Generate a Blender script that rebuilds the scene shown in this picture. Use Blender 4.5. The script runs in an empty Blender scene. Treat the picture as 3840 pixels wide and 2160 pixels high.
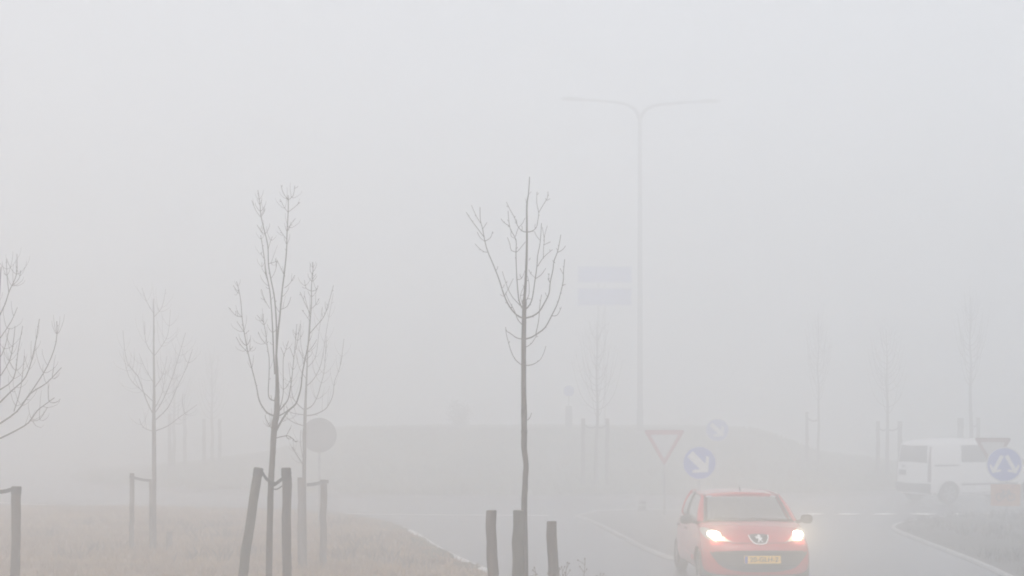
import bpy, bmesh, math, random
from mathutils import Vector, Matrix, noise as mnoise
from mathutils.bvhtree import BVHTree
from mathutils.geometry import delaunay_2d_cdt

SC = bpy.context.scene
COL = SC.collection
R = math.radians
F, HZ, CAMH = 6000.0, 1530.0, 2.75          # focal length and horizon row (photo pixels), eye height (m)

# ------------------------------------------------------------------ camera, sky, sun, exposure
cam = bpy.data.cameras.new('camera')
cam.sensor_width = 36.0
cam.lens = F / 3840 * 36.0
cam.shift_y = (HZ - 1080) / 3840
cam.clip_start, cam.clip_end = 0.1, 3000
camo = bpy.data.objects.new('camera', cam)
COL.objects.link(camo)
camo.location = (0, 0, CAMH)
camo.rotation_euler = (R(90), 0, 0)
SC.camera = camo

SUN_EL, SUN_ROT = R(38), R(200)
W = bpy.data.worlds.new('World')
SC.world = W
W.use_nodes = True
nt = W.node_tree
sky = nt.nodes.new('ShaderNodeTexSky')
sky.sky_type = 'NISHITA'
sky.sun_disc = False
sky.sun_elevation, sky.sun_rotation = SUN_EL, SUN_ROT
sky.dust_density = 4.0
hs = nt.nodes.new('ShaderNodeHueSaturation')
hs.inputs['Saturation'].default_value = 0.26     # overcast: the blue is lost in the cloud
nt.links.new(sky.outputs[0], hs.inputs['Color'])
bgn = nt.nodes['Background']
nt.links.new(hs.outputs[0], bgn.inputs['Color'])
bgn.inputs['Strength'].default_value = 0.12
sun = bpy.data.lights.new('sun', 'SUN')
sun.energy = 1.0
sun.angle = R(120)
sun.color = (1.0, 0.98, 0.96)
suno = bpy.data.objects.new('sun', sun)
COL.objects.link(suno)
suno.rotation_euler = (R(90) - SUN_EL, 0, R(180) - SUN_ROT)
SC.view_settings.view_transform = 'Standard'
SC.view_settings.look = 'None'
SC.view_settings.exposure = 0.93
SC.view_settings.gamma = 1.0
SC.cycles.max_bounces = 10
SC.cycles.diffuse_bounces = 2
SC.cycles.glossy_bounces = 2
SC.cycles.transmission_bounces = 4
SC.cycles.transparent_max_bounces = 10
SC.cycles.volume_bounces = 8
SC.cycles.use_denoising = True
SC.cycles.filter_width = 1.9
HAZE_DENSITY = 0.043

# ------------------------------------------------------------------ helpers
rng = random.Random(7)

def at(px, py, d):
    """photo pixel at distance d -> world point"""
    return Vector(((px - 1920) / F * d, d, CAMH - (py - HZ) / F * d))

def gnd(px, py):
    d = F * CAMH / (py - HZ)
    return ((px - 1920) / F * d, d)

def sstep(a, b, x):
    t = min(1, max(0, (x - a) / (b - a)))
    return t * t * (3 - 2 * t)

MATS = {}
def mat(name, col, rough=0.7, var=0.0, scale=6.0, bump=0.0, metal=0.0, coat=0.0, emit=0.0, col2=None, stretch=None):
    if name in MATS: return MATS[name]
    m = bpy.data.materials.new(name); m.use_nodes = True
    t = m.node_tree; b = t.nodes['Principled BSDF']
    b.inputs['Base Color'].default_value = (*col, 1)
    b.inputs['Roughness'].default_value = rough
    b.inputs['Metallic'].default_value = metal
    b.inputs['Coat Weight'].default_value = coat
    if emit:
        b.inputs['Emission Color'].default_value = (*col, 1)
        b.inputs['Emission Strength'].default_value = emit
    if var or bump or col2:
        tc = t.nodes.new('ShaderNodeTexCoord'); nz = t.nodes.new('ShaderNodeTexNoise')
        nz.inputs['Scale'].default_value = scale; nz.inputs['Detail'].default_value = 6
        nz.inputs['Roughness'].default_value = 0.65
        src = tc.outputs['Object']
        if stretch:
            mp = t.nodes.new('ShaderNodeMapping'); mp.inputs['Scale'].default_value = stretch
            t.links.new(src, mp.inputs['Vector']); src = mp.outputs[0]
        t.links.new(src, nz.inputs['Vector'])
        if var or col2:
            rp = t.nodes.new('ShaderNodeValToRGB')
            rp.color_ramp.elements[0].position = 0.33; rp.color_ramp.elements[1].position = 0.67
            c2 = col2 or tuple(min(1, c * (1 + var)) for c in col)
            c1 = tuple(c * (1 - var) for c in col)
            rp.color_ramp.elements[0].color = (*c1, 1); rp.color_ramp.elements[1].color = (*c2, 1)
            t.links.new(nz.outputs[0], rp.inputs[0]); t.links.new(rp.outputs[0], b.inputs['Base Color'])
        if bump:
            bp = t.nodes.new('ShaderNodeBump'); bp.inputs['Strength'].default_value = bump
            bp.inputs['Distance'].default_value = 0.02
            t.links.new(nz.outputs[0], bp.inputs['Height']); t.links.new(bp.outputs[0], b.inputs['Normal'])
    MATS[name] = m
    return m

def tag(o, label=None, cat=None, group=None, kind=None):
    if label: o['label'] = label
    if cat: o['category'] = cat
    if group: o['group'] = group
    if kind: o['kind'] = kind
    return o

def empty(name, loc=(0, 0, 0), rz=0.0, label=None, cat=None, group=None):
    o = bpy.data.objects.new(name, None); COL.objects.link(o)
    o.location = loc; o.rotation_euler = (0, 0, rz); o.empty_display_size = 0.2
    return tag(o, label, cat, group)

class MB:
    def __init__(s): s.v = []; s.f = []; s.m = []
    def add(s, verts, faces, mi=0):
        n = len(s.v); s.v += [tuple(v) for v in verts]
        s.f += [tuple(i + n for i in f) for f in faces]; s.m += [mi] * len(faces)
    def box(s, x0, x1, y0, y1, z0, z1, mi=0):
        v = [(x0, y0, z0), (x1, y0, z0), (x1, y1, z0), (x0, y1, z0), (x0, y0, z1), (x1, y0, z1), (x1, y1, z1), (x0, y1, z1)]
        s.add(v, [(0, 3, 2, 1), (4, 5, 6, 7), (0, 1, 5, 4), (1, 2, 6, 5), (2, 3, 7, 6), (3, 0, 4, 7)], mi)
    def tube(s, pts, rad, n=6, mi=0, cap=True, rough=0.0):
        pts = [Vector(p) for p in pts]
        if not hasattr(rad, '__len__'): rad = [rad] * len(pts)
        d0 = (pts[1] - pts[0]).normalized()
        up = Vector((1, 0, 0)) if abs(d0.x) < 0.8 else Vector((0, 1, 0))
        a = d0.cross(up).normalized(); verts = []
        for i, p in enumerate(pts):
            d = (pts[min(i + 1, len(pts) - 1)] - pts[max(i - 1, 0)])
            d = d.normalized() if d.length > 1e-9 else d0
            a = (a - d * a.dot(d)).normalized(); b = d.cross(a)
            for k in range(n):
                t = 2 * math.pi * k / n
                rr = rad[i] * (1 + (rng.uniform(-rough, rough) if rough else 0))
                verts.append(p + (a * math.cos(t) + b * math.sin(t)) * rr)
        faces = []
        for i in range(len(pts) - 1):
            for k in range(n):
                k2 = (k + 1) % n
                faces.append((i * n + k, i * n + k2, (i + 1) * n + k2, (i + 1) * n + k))
        if cap:
            faces.append(tuple(range(n - 1, -1, -1))); faces.append(tuple(range((len(pts) - 1) * n, len(pts) * n)))
        s.add(verts, faces, mi)
    def prism(s, poly, y0, y1, mi=0):
        """outline in x,z extruded from y0 (front) to y1"""
        n = len(poly)
        v = [(x, y0, z) for x, z in poly] + [(x, y1, z) for x, z in poly]
        f = [tuple(range(n)), tuple(range(2 * n - 1, n - 1, -1))]
        f += [(i, i + n, (i + 1) % n + n, (i + 1) % n) for i in range(n)]
        s.add(v, f, mi)
    def grid(s, fn, nu, nv, thick=0.0, mi=0):
        P = [[Vector(fn(i / nu, j / nv)) for i in range(nu + 1)] for j in range(nv + 1)]
        v = [p for row in P for p in row]
        f = [(j * (nu + 1) + i, j * (nu + 1) + i + 1, (j + 1) * (nu + 1) + i + 1, (j + 1) * (nu + 1) + i) for j in range(nv) for i in range(nu)]
        s.add(v, f, mi)
    def build(s, name, mats, parent=None, smooth=False, loc=None):
        me = bpy.data.meshes.new(name); me.from_pydata(s.v, [], s.f)
        for m in (mats if isinstance(mats, (list, tuple)) else [mats]): me.materials.append(m)
        me.polygons.foreach_set('material_index', s.m)
        me.polygons.foreach_set('use_smooth', [smooth] * len(s.f))
        me.update()
        o = bpy.data.objects.new(name, me); COL.objects.link(o)
        if parent: o.parent = parent
        if loc: o.location = loc
        return o

def fixn(o):
    bm = bmesh.new(); bm.from_mesh(o.data); bmesh.ops.recalc_face_normals(bm, faces=bm.faces); bm.to_mesh(o.data); bm.free(); return o

def solidify(o, t, off=-1):
    md = o.modifiers.new('solid', 'SOLIDIFY'); md.thickness = t; md.offset = off
    return o

def bake(o):
    """apply an object's modifiers"""
    dg = bpy.context.evaluated_depsgraph_get(); dg.update()
    me = bpy.data.meshes.new_from_object(o.evaluated_get(dg)); o.modifiers.clear(); o.data = me
    return o

def smooth_pts(pts, k=3):
    """Catmull-Rom resample"""
    if len(pts) < 3: return [Vector(p) for p in pts]
    P = [Vector(p) for p in pts]; out = []
    for i in range(len(P) - 1):
        p0 = P[max(i - 1, 0)]; p1 = P[i]; p2 = P[i + 1]; p3 = P[min(i + 2, len(P) - 1)]
        for j in range(k):
            t = j / k
            out.append(0.5 * ((2 * p1) + (p2 - p0) * t + (2 * p0 - 5 * p1 + 4 * p2 - p3) * t * t + (3 * p1 - p0 - 3 * p2 + p3) * t ** 3))
    out.append(P[-1]); return out

def inside(poly, x, y):
    c = False; n = len(poly); j = n - 1
    for i in range(n):
        xi, yi = poly[i][0], poly[i][1]; xj, yj = poly[j][0], poly[j][1]
        if (yi > y) != (yj > y) and x < (xj - xi) * (y - yi) / (yj - yi) + xi: c = not c
        j = i
    return c

def edge_dist(poly, x, y):
    best = 1e9; n = len(poly)
    for i in range(n):
        ax, ay = poly[i][:2]; bx, by = poly[(i + 1) % n][:2]
        dx, dy = bx - ax, by - ay; L = dx * dx + dy * dy or 1e-12
        t = min(1, max(0, ((x - ax) * dx + (y - ay) * dy) / L))
        best = min(best, math.hypot(x - ax - t * dx, y - ay - t * dy))
    return best

def fill(poly, step, window=None):
    """triangulated fill of a 2-D outline with inner points; returns verts2d, faces"""
    xs = [p[0] for p in poly]; ys = [p[1] for p in poly]
    pts = [Vector(p[:2]) for p in poly]; n = len(pts)
    x0, x1, y0, y1 = window or (min(xs), max(xs), min(ys), max(ys))
    i = 0
    y = y0 + step / 2
    while y < y1:
        x = x0 + step / 2 + (step / 2 if i % 2 else 0)
        while x < x1:
            if inside(poly, x, y) and edge_dist(poly, x, y) > step * 0.35: pts.append(Vector((x, y)))
            x += step
        y += step; i += 1
    r = delaunay_2d_cdt(pts, [(k, (k + 1) % n) for k in range(n)], [], 1, 1e-6)
    return r[0], r[2]

def sheet(name, poly, z, material, step=3.0, zf=None, window=None):
    v, f = fill(poly, step, window)
    mb = MB(); mb.add([(p.x, p.y, z + (zf(p.x, p.y) if zf else 0)) for p in v], [tuple(q) for q in f])
    o = mb.build(name, material, smooth=bool(zf))
    fixn(o)
    if o.data.polygons[0].normal.z < 0: o.data.flip_normals()
    return tag(o, kind='structure')

def patch(bvh, outline, name, material, parent, axis=(0, 1, 0), off=0.006, deep=0.02, step=0.04, org=-5.0, smooth=True):
    """outline (in the plane across axis) laid onto a body as a thin raised piece"""
    ax = Vector(axis); v, f = fill(outline, step); top = []
    alongy = abs(ax.y) > 0.5
    for p in v:
        o = Vector((p.x, 0, p.y)) if alongy else Vector((0, p.x, p.y))
        h = bvh.ray_cast(o - ax * 6, ax)
        q = h[0] if h[0] else None
        top.append(q)
    good = [q for q in top if q is not None]
    for i, q in enumerate(top):
        if q is None:
            p = v[i]; o = Vector((p.x, 0, p.y)) if alongy else Vector((0, p.x, p.y))
            g = min(good, key=lambda w: (w - o - ax * (w - o).dot(ax)).length)
            top[i] = o - ax * o.dot(ax) + ax * g.dot(ax)
    mb = MB(); n = len(top); nb = len(outline)
    # front and back skins joined by a skirt
    vv = [q - ax * off for q in top] + [q + ax * deep for q in top]
    ff = [tuple(t) for t in f] + [tuple(reversed([i + n for i in t])) for t in f]
    cnt = {}
    for t in f:
        for k in range(len(t)):
            e = (t[k], t[(k + 1) % len(t)]); cnt[e] = 1
    for (a, b) in list(cnt):
        if (b, a) not in cnt: ff.append((b, a, a + n, b + n))
    mb.add(vv, ff); o = mb.build(name, material, parent, smooth=smooth); fixn(o)
    if smooth:
        md = o.modifiers.new('e', 'EDGE_SPLIT'); md.split_angle = R(50)
    return o

def circle(cx, cz, r, n=40, a0=0.0):
    return [(cx + r * math.cos(a0 + 2 * math.pi * k / n), cz + r * math.sin(a0 + 2 * math.pi * k / n)) for k in range(n)]

# ------------------------------------------------------------------ materials
M_bark = mat('bark', (0.072, 0.058, 0.048), 0.9, 0.35, 30, 0.5, stretch=(1, 1, 0.25))
M_twig = mat('twig_bark', (0.10, 0.088, 0.080), 0.85, 0.2, 20)
M_stake = mat('weathered_timber', (0.078, 0.060, 0.048), 0.9, 0.55, 14, 0.5, stretch=(1, 1, 0.12))
M_stakeg = mat('mossy_timber', (0.070, 0.063, 0.048), 0.9, 0.55, 14, 0.5, stretch=(1, 1, 0.12))
M_strap = mat('black_rubber_strap', (0.022, 0.022, 0.022), 0.7)
M_asph = mat('wet_asphalt', (0.100, 0.105, 0.122), 0.26, 0.28, 0.55, 0.12)
M_path = mat('paving', (0.16, 0.155, 0.15), 0.7, 0.25, 3.0, 0.2)
M_kerb = mat('kerb_concrete', (0.42, 0.42, 0.42), 0.8, 0.15, 4.0, 0.2)
M_white = mat('road_paint', (0.82, 0.82, 0.80), 0.6, 0.12, 5.0)
M_dry = mat('dry_grass_ground', (0.225, 0.125, 0.060), 0.95, 0.40, 0.8, 0.6, col2=(0.31, 0.20, 0.10))
M_green = mat('grass_ground', (0.115, 0.135, 0.085), 0.95, 0.35, 0.35, 0.6, col2=(0.155, 0.170, 0.105))
M_soil = mat('dark_soil', (0.032, 0.029, 0.025), 0.95, 0.5, 1.1, 0.6, col2=(0.055, 0.050, 0.038))
M_blade = mat('dry_grass_blades', (0.26, 0.145, 0.078), 0.9, 0.40, 0.7, col2=(0.36, 0.25, 0.135))
M_bladeg = mat('green_grass_blades', (0.11, 0.12, 0.065), 0.9, 0.35, 0.6, col2=(0.17, 0.16, 0.09))
M_blades = mat('dark_grass_blades', (0.034, 0.032, 0.024), 0.9, 0.4, 0.9, col2=(0.06, 0.055, 0.036))
M_weed = mat('dry_weed', (0.060, 0.048, 0.036), 0.9)
M_weedl = mat('pale_dry_weed', (0.12, 0.088, 0.06), 0.9)
M_galv = mat('galvanised_steel', (0.33, 0.34, 0.35), 0.5, 0.15, 8, metal=0.4)
M_signback = mat('sign_back_grey', (0.16, 0.165, 0.17), 0.6, 0.1, 6)
M_blue = mat('sign_blue', (0.022, 0.080, 0.42), 0.45)
M_swhite = mat('sign_white', (0.62, 0.62, 0.63), 0.45)
M_sgrey = mat('sign_dull_white', (0.42, 0.42, 0.43), 0.6)
M_red = mat('sign_red', (0.27, 0.05, 0.06), 0.45)
M_orange = mat('sign_orange', (0.40, 0.10, 0.05), 0.5, 0.3, 5.0, col2=(0.42, 0.24, 0.10))
M_redold = mat('sign_red_faded', (0.15, 0.075, 0.072), 0.5)
M_mast = mat('dark_mast_paint', (0.13, 0.132, 0.136), 0.5)
M_arm = mat('dark_arm_paint', (0.05, 0.051, 0.054), 0.5)
M_black = mat('black_plastic', (0.018, 0.018, 0.019), 0.55)
M_dark = mat('dark_trim', (0.035, 0.035, 0.036), 0.6)
M_tyre = mat('tyre_rubber', (0.016, 0.016, 0.016), 0.85)
M_rim = mat('wheel_silver', (0.22, 0.225, 0.23), 0.4, metal=0.6)
M_paint = mat('red_car_paint', (0.43, 0.008, 0.016), 0.25, coat=1.0)
M_vpaint = mat('white_van_paint', (0.78, 0.78, 0.79), 0.3, coat=0.4)
M_chrome = mat('chrome', (0.80, 0.80, 0.80), 0.12, metal=1.0)
M_silver = mat('badge_silver', (0.82, 0.82, 0.83), 0.3)
M_plate = mat('plate_yellow', (0.80, 0.48, 0.03), 0.5)
M_eu = mat('plate_blue', (0.02, 0.06, 0.35), 0.5)
M_tail = mat('tail_lamp_red', (0.075, 0.04, 0.042), 0.3)
M_seat = mat('seat_cloth', (0.14, 0.14, 0.145), 0.9)
M_lamp = mat('lamp_head_grey', (0.045, 0.045, 0.048), 0.5)
M_lens = mat('headlight_lens', (0.40, 0.40, 0.39), 0.15, coat=0.5)
M_bulb = mat('lit_headlight', (1.0, 0.90, 0.72), 0.4, emit=9.0)
M_leafy = mat('evergreen', (0.030, 0.042, 0.020), 0.8, 0.3, 9)
def glass(name, tint, refl):
    m = bpy.data.materials.new(name); m.use_nodes = True; t = m.node_tree
    for n in list(t.nodes): t.nodes.remove(n)
    out = t.nodes.new('ShaderNodeOutputMaterial'); mx = t.nodes.new('ShaderNodeMixShader')
    tr = t.nodes.new('ShaderNodeBsdfTransparent'); tr.inputs[0].default_value = (*tint, 1)
    gl = t.nodes.new('ShaderNodeBsdfGlossy'); gl.inputs['Roughness'].default_value = 0.03
    lw = t.nodes.new('ShaderNodeFresnel'); lw.inputs[0].default_value = 1.5
    ad = t.nodes.new('ShaderNodeMath'); ad.operation = 'ADD'; ad.inputs[1].default_value = refl
    t.links.new(lw.outputs[0], ad.inputs[0]); t.links.new(ad.outputs[0], mx.inputs[0])
    t.links.new(tr.outputs[0], mx.inputs[1]); t.links.new(gl.outputs[0], mx.inputs[2]); t.links.new(mx.outputs[0], out.inputs[0])
    return m
M_glass = glass('car_glass', (0.80, 0.83, 0.82), 0.34)
M_vglass = mat('dark_van_glass', (0.03, 0.032, 0.035), 0.08, coat=0.3)

# ------------------------------------------------------------------ ground and roads
MC, MR = (1.5, 68.0), 19.5       # roundabout centre, island radius
def mound_z(x, y):
    r = math.hypot(x - MC[0], y - MC[1])
    q = math.hypot(x - MC[0] + 0.1, y - MC[1])
    b = 1.05 * (1 - sstep(8.4, 12.2, q)) + 0.73 * (1 - sstep(10.5, 18.6, r))
    return b + 0.05 * mnoise.noise(Vector((x * 0.25, y * 0.25, 3.1))) * sstep(19.4, 15, r)

tag(sheet('ground', [(-400, -60), (400, -60), (400, 420), (-400, 420)], 0.0, M_green, 60), kind='structure')
ring = [(MC[0] + 28.2 * math.cos(2 * math.pi * k / 96), MC[1] + 28.2 * math.sin(2 * math.pi * k / 96)) for k in range(96)]
sheet('roundabout_road', ring, 0.004, M_asph, 6)
sheet('road', [(-8, -60), (30, -60), (30, 46), (-16, 46), (-16, 41), (-8, 30)], 0.008, M_asph, 6)
sheet('side_road', [(-18, 43.5), (-9, 49), (-14.6, 60), (-21, 75), (-48, 140), (-120, 300), (-150, 300), (-62, 140), (-34, 80), (-26, 58), (-60, 47.5), (-160, 52), (-160, 46), (-60, 43.5)], 0.012, M_asph, 8)
v_ = [(MC[0] + 150, 62), (MC[0] + 150, 71), (MC[0] + 26, 72), (MC[0] + 26, 61)]
sheet('far_road', v_, 0.012, M_asph, 10)

# central island
poly = [(MC[0] + MR * math.cos(2 * math.pi * k / 120), MC[1] + MR * math.sin(2 * math.pi * k / 120)) for k in range(120)]
sheet('roundabout_mound', poly, 0.10, M_green, 0.9, zf=mound_z)
def kerb(name, pts, closed=False, w=0.08, h=0.06, z0=0.0, inset=0.0, m=None):
    """concrete kerb stones along a line: top, faces and joints"""
    P = [Vector((p[0], p[1], 0)) for p in pts]; n = len(P); L = []; Rr = []
    for i in range(n):
        a = P[(i - 1) % n] if closed or i > 0 else P[i]; b = P[(i + 1) % n] if closed or i < n - 1 else P[i]
        d = (b - a).normalized(); s = Vector((-d.y, d.x, 0))
        L.append(P[i] + s * w / 2); Rr.append(P[i] - s * w / 2)
    mb = MB(); v = []
    for i in range(n):
        v += [L[i] + Vector((0, 0, z0)), L[i] + Vector((0, 0, h - 0.015)), L[i] * 0.85 + Rr[i] * 0.15 + Vector((0, 0, h)),
              Rr[i] * 0.85 + L[i] * 0.15 + Vector((0, 0, h)), Rr[i] + Vector((0, 0, h - 0.015)), Rr[i] + Vector((0, 0, z0))]
    f = []
    for i in range(n if closed else n - 1):
        j = (i + 1) % n
        for k in range(5): f.append((i * 6 + k, i * 6 + k + 1, j * 6 + k + 1, j * 6 + k))
    mb.add(v, f)
    o = mb.build(name, m or M_kerb); fixn(o)
    return tag(o, kind='structure')
kerb('roundabout_kerb', [(MC[0] + 19.56 * math.cos(2 * math.pi * k / 120), MC[1] + 19.56 * math.sin(2 * math.pi * k / 120)) for k in range(120)], True, 0.10, 0.11, m=M_path)

# field on the left, its edge read off the photo
edge_px = [(0, 1905), (400, 1908), (800, 1914), (1100, 1924), (1250, 1935), (1390, 1955), (1490, 1982), (1550, 2012), (1626, 2062), (1714, 2106), (1812, 2150)]
edge = [gnd(*p) for p in edge_px]
edge = [(p.x, p.y) for p in smooth_pts([(x, y, 0) for x, y in edge], 5)]
near = [(0.15, 22.0), (0.75, 18.5), (1.25, 15.0), (1.7, 10.0), (2.0, 4.0), (2.1, -10), (2.1, -58)]
field_edge = [(-90, 45.0), (-40, 44.6), (-25, 44.2)] + edge + near
field = field_edge + [(-90, -58)]
def field_z(x, y):
    e = sstep(0.05, 1.6, edge_dist(field_edge, x, y)) if y > -40 else 1
    return e * (0.03 + 0.06 * mnoise.noise(Vector((x * 0.22, y * 0.22, 0))) + 0.03 * mnoise.noise(Vector((x * 1.1, y * 1.1, 5))))
sheet('dry_field', field, 0.03, M_dry, 0.8, zf=field_z, window=(-24, 6, 2, 46))
kerb('field_kerb', [(x + 0.10, y + .03) for x, y in field_edge], False, 0.14, 0.045, m=mat('pale_kerb', (0.60, 0.60, 0.60), 0.7, 0.15, 3.0))

# splitter island (left) and corner island (right)
isl = [gnd(2165, 1940), gnd(2230, 1965), gnd(2320, 2010), gnd(2420, 2062), gnd(2505, 2096)] 
isl = [(p.x, p.y) for p in smooth_pts([(x, y, 0) for x, y in isl], 4)] + [(3.02, 28.9), (3.35, 29.0), (3.75, 30.0), (4.4, 34.0), (4.95, 38.5), (4.95, 41.0), (4.5, 42.3), (3.4, 42.6), (2.2, 41.8)]
sheet('traffic_island', isl, 0.05, M_path, 0.6)
kerb('traffic_island_kerb', isl, True, 0.08, 0.065)
cor = [gnd(3720, 2138), gnd(3600, 2088), gnd(3480, 2042), gnd(3400, 2010), gnd(3352, 1988), gnd(3365, 1972), gnd(3430, 1957), gnd(3520, 1946), gnd(3640, 1938), gnd(3840, 1930), (20, 42.5), (34, 45)]
cor = [(p.x, p.y) for p in smooth_pts([(x, y, 0) for x, y in cor], 4)] + [(60, 46), (60, -58), (6.9, -58), (6.9, 5), (7.3, 18)]
def cor_z(x, y):
    return sstep(0.1, 1.5, edge_dist(cor, x, y)) * (0.03 + 0.05 * mnoise.noise(Vector((x * 0.4, y * 0.4, 8))))
sheet('corner_verge', cor, 0.05, M_soil, 0.7, zf=cor_z, window=(7, 24, 15, 45))
kerb('corner_kerb', cor, True, 0.08, 0.065)

# painted markings
def dashes(name, segs, z=0.016):
    mb = MB()
    for (x0, y0, x1, y1, w) in segs:
        d = Vector((x1 - x0, y1 - y0, 0)).normalized(); s = Vector((-d.y, d.x, 0)) * w / 2
        a = Vector((x0, y0, z)); b = Vector((x1, y1, z))
        mb.add([a - s, b - s, b + s, a + s], [(0, 1, 2, 3)])
    o = mb.build(name, M_white); fixn(o)
    for p in o.data.polygons:
        if p.normal.z < 0: o.data.flip_normals(); break
    return tag(o, kind='structure')
sg = []
for a, b in ((3020, 3075), (3150, 3215), (3288, 3345), (3425, 3495), (3562, 3632)):
    x0, y0 = gnd(a, 1928); x1, y1 = gnd(b, 1931)
    sg.append((x0, y0, x1, y1, 0.62))
dashes('give_way_dashes', sg)
arc = []
for k in range(29):
    a0 = R(205 + k * 2.2); a1 = R(205 + (k + 1) * 2.2)
    r = 27.2
    arc.append((MC[0] + r * math.cos(a0), MC[1] + r * math.sin(a0), MC[0] + r * math.cos(a1), MC[1] + r * math.sin(a1), 0.16))
dashes('roundabout_edge_line', arc, 0.0175)

# ------------------------------------------------------------------ grass (nobody could count it)
def tufts(name, material, n, where, zf, hmin, hmax, blades=5, wd=0.012):
    mb = MB(); k = 0; tries = 0
    while k < n and tries < n * 12:
        tries += 1
        p = where()
        if p is None: continue
        x, y = p; z = zf(x, y); k += 1
        s = 0.6 + 0.8 * (0.5 + 0.5 * mnoise.noise(Vector((x * 0.9, y * 0.9, 2))))
        for b in range(blades):
            a = rng.uniform(0, 6.283); h = rng.uniform(hmin, hmax) * s; lean = rng.uniform(0.1, 0.9) * h
            bx, by = x + rng.gauss(0, 0.035), y + rng.gauss(0, 0.035)
            dx, dy = math.cos(a), math.sin(a); w = wd * rng.uniform(0.6, 1.5)
            mb.add([(bx - dy * w, by + dx * w, z - 0.02), (bx + dy * w, by - dx * w, z - 0.02), (bx + dx * lean * 0.5 + dy * w * 0.7, by + dy * lean * 0.5 - dx * w * 0.7, z + h * 0.65), (bx + dx * lean, by + dy * lean, z + h)], [(0, 1, 2), (0, 2, 3)])
    return tag(mb.build(name, material), kind='stuff')
def in_field():
    x, y = rng.uniform(-19, 1.2), rng.uniform(10, 45)
    if y < 22 and rng.random() < 0.6: return None
    return (x, y) if inside(field, x, y) and edge_dist(field_edge, x, y) > 0.05 else None
tufts('dry_grass', M_blade, 15000, in_field, lambda x, y: 0.03 + field_z(x, y), 0.04, 0.13)
CL = [(g_.x, g_.y) for g_ in [Vector(gnd(px, py)).to_3d() for px, py in ((740, 2040), (820, 1990), (860, 2028), (700, 2010), (640, 1985), (380, 2085), (330, 1980), (150, 2030), (1420, 2090), (1300, 2110), (1480, 2120), (1290, 2040), (1360, 2060), (900, 2100), (250, 2110), (780, 2120), (1250, 1985), (1560, 2140))]]
def in_clump():
    c = CL[rng.randrange(len(CL))]; return c[0] + rng.gauss(0, .22), c[1] + rng.gauss(0, .25)
tufts('tall_dry_grass', M_weedl, 200, in_clump, lambda x, y: 0.03 + field_z(x, y), 0.10, 0.26, 5, 0.008)
def in_field_edge():
    i = rng.randrange(3, len(edge) + 5); a = field_edge[i]; b = field_edge[i + 1]; t = rng.random()
    x = a[0] + (b[0] - a[0]) * t - abs(rng.gauss(0, 0.22)) + 0.06; y = a[1] + (b[1] - a[1]) * t - abs(rng.gauss(0, 0.15))
    if 33.2 < y < 35.4 or 26.4 < y < 29.0 and mnoise.noise(Vector((x, y * 2, 11))) < 0.2: return None
    return (x, y)
tufts('verge_grass', M_bladeg, 2600, in_field_edge, lambda x, y: 0.03, 0.03, 0.08)
def in_mound():
    a = rng.uniform(0, 6.283); r = 19.3 * math.sqrt(rng.random())
    return MC[0] + r * math.cos(a), MC[1] + r * math.sin(a)
tufts('mound_grass', M_bladeg, 14000, in_mound, lambda x, y: 0.10 + mound_z(x, y), 0.06, 0.16, 4, 0.018)
def in_cor():
    x, y = rng.uniform(7, 22), rng.uniform(14, 44)
    if not inside(cor, x, y): return None
    e = edge_dist(cor, x, y)
    return (x, y) if e > 0.15 and rng.random() < sstep(-0.3, 0.25, mnoise.noise(Vector((x * 0.5, y * 0.5, 1)))) else None
tufts('corner_grass', M_blades, 6500, in_cor, lambda x, y: 0.05 + cor_z(x, y), 0.05, 0.16)

# ------------------------------------------------------------------ trees
def twig_pair(crown, p, d, L, r, seed, sides=4, both=True):
    """opposite twigs that leave a limb and curve upward"""
    g = random.Random(seed)
    d = Vector(d).normalized(); s = d.cross(Vector((g.uniform(-1, 1), g.uniform(-1, 1), 0.15))).normalized()
    for sg_ in ((1, -1) if both else (g.choice((1, -1)),)):
        l = L * g.uniform(0.6, 1.2)
        q1 = p + (s * sg_ * 0.42 + d * 0.25) * l * 0.5
        q2 = p + (s * sg_ * 0.62 + d * 0.45 + Vector((0, 0, 0.25))) * l * 0.85
        q3 = q2 + (s * sg_ * 0.12 + d * 0.25 + Vector((0, 0, 0.35))) * l * 0.5
        crown.tube(smooth_pts([p, q1, q2, q3], 2), [r * (1 - 0.6 * i / 6) for i in range(7)], sides, cap=False)

def limb3(pts, rad0, rad1, crown, sides=6):
    P = smooth_pts(pts, 3); n = len(P)
    crown.tube(P, [rad0 + (rad1 - rad0) * (i / (n - 1)) ** 0.8 for i in range(n)], sides, cap=False)
    return P

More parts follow.
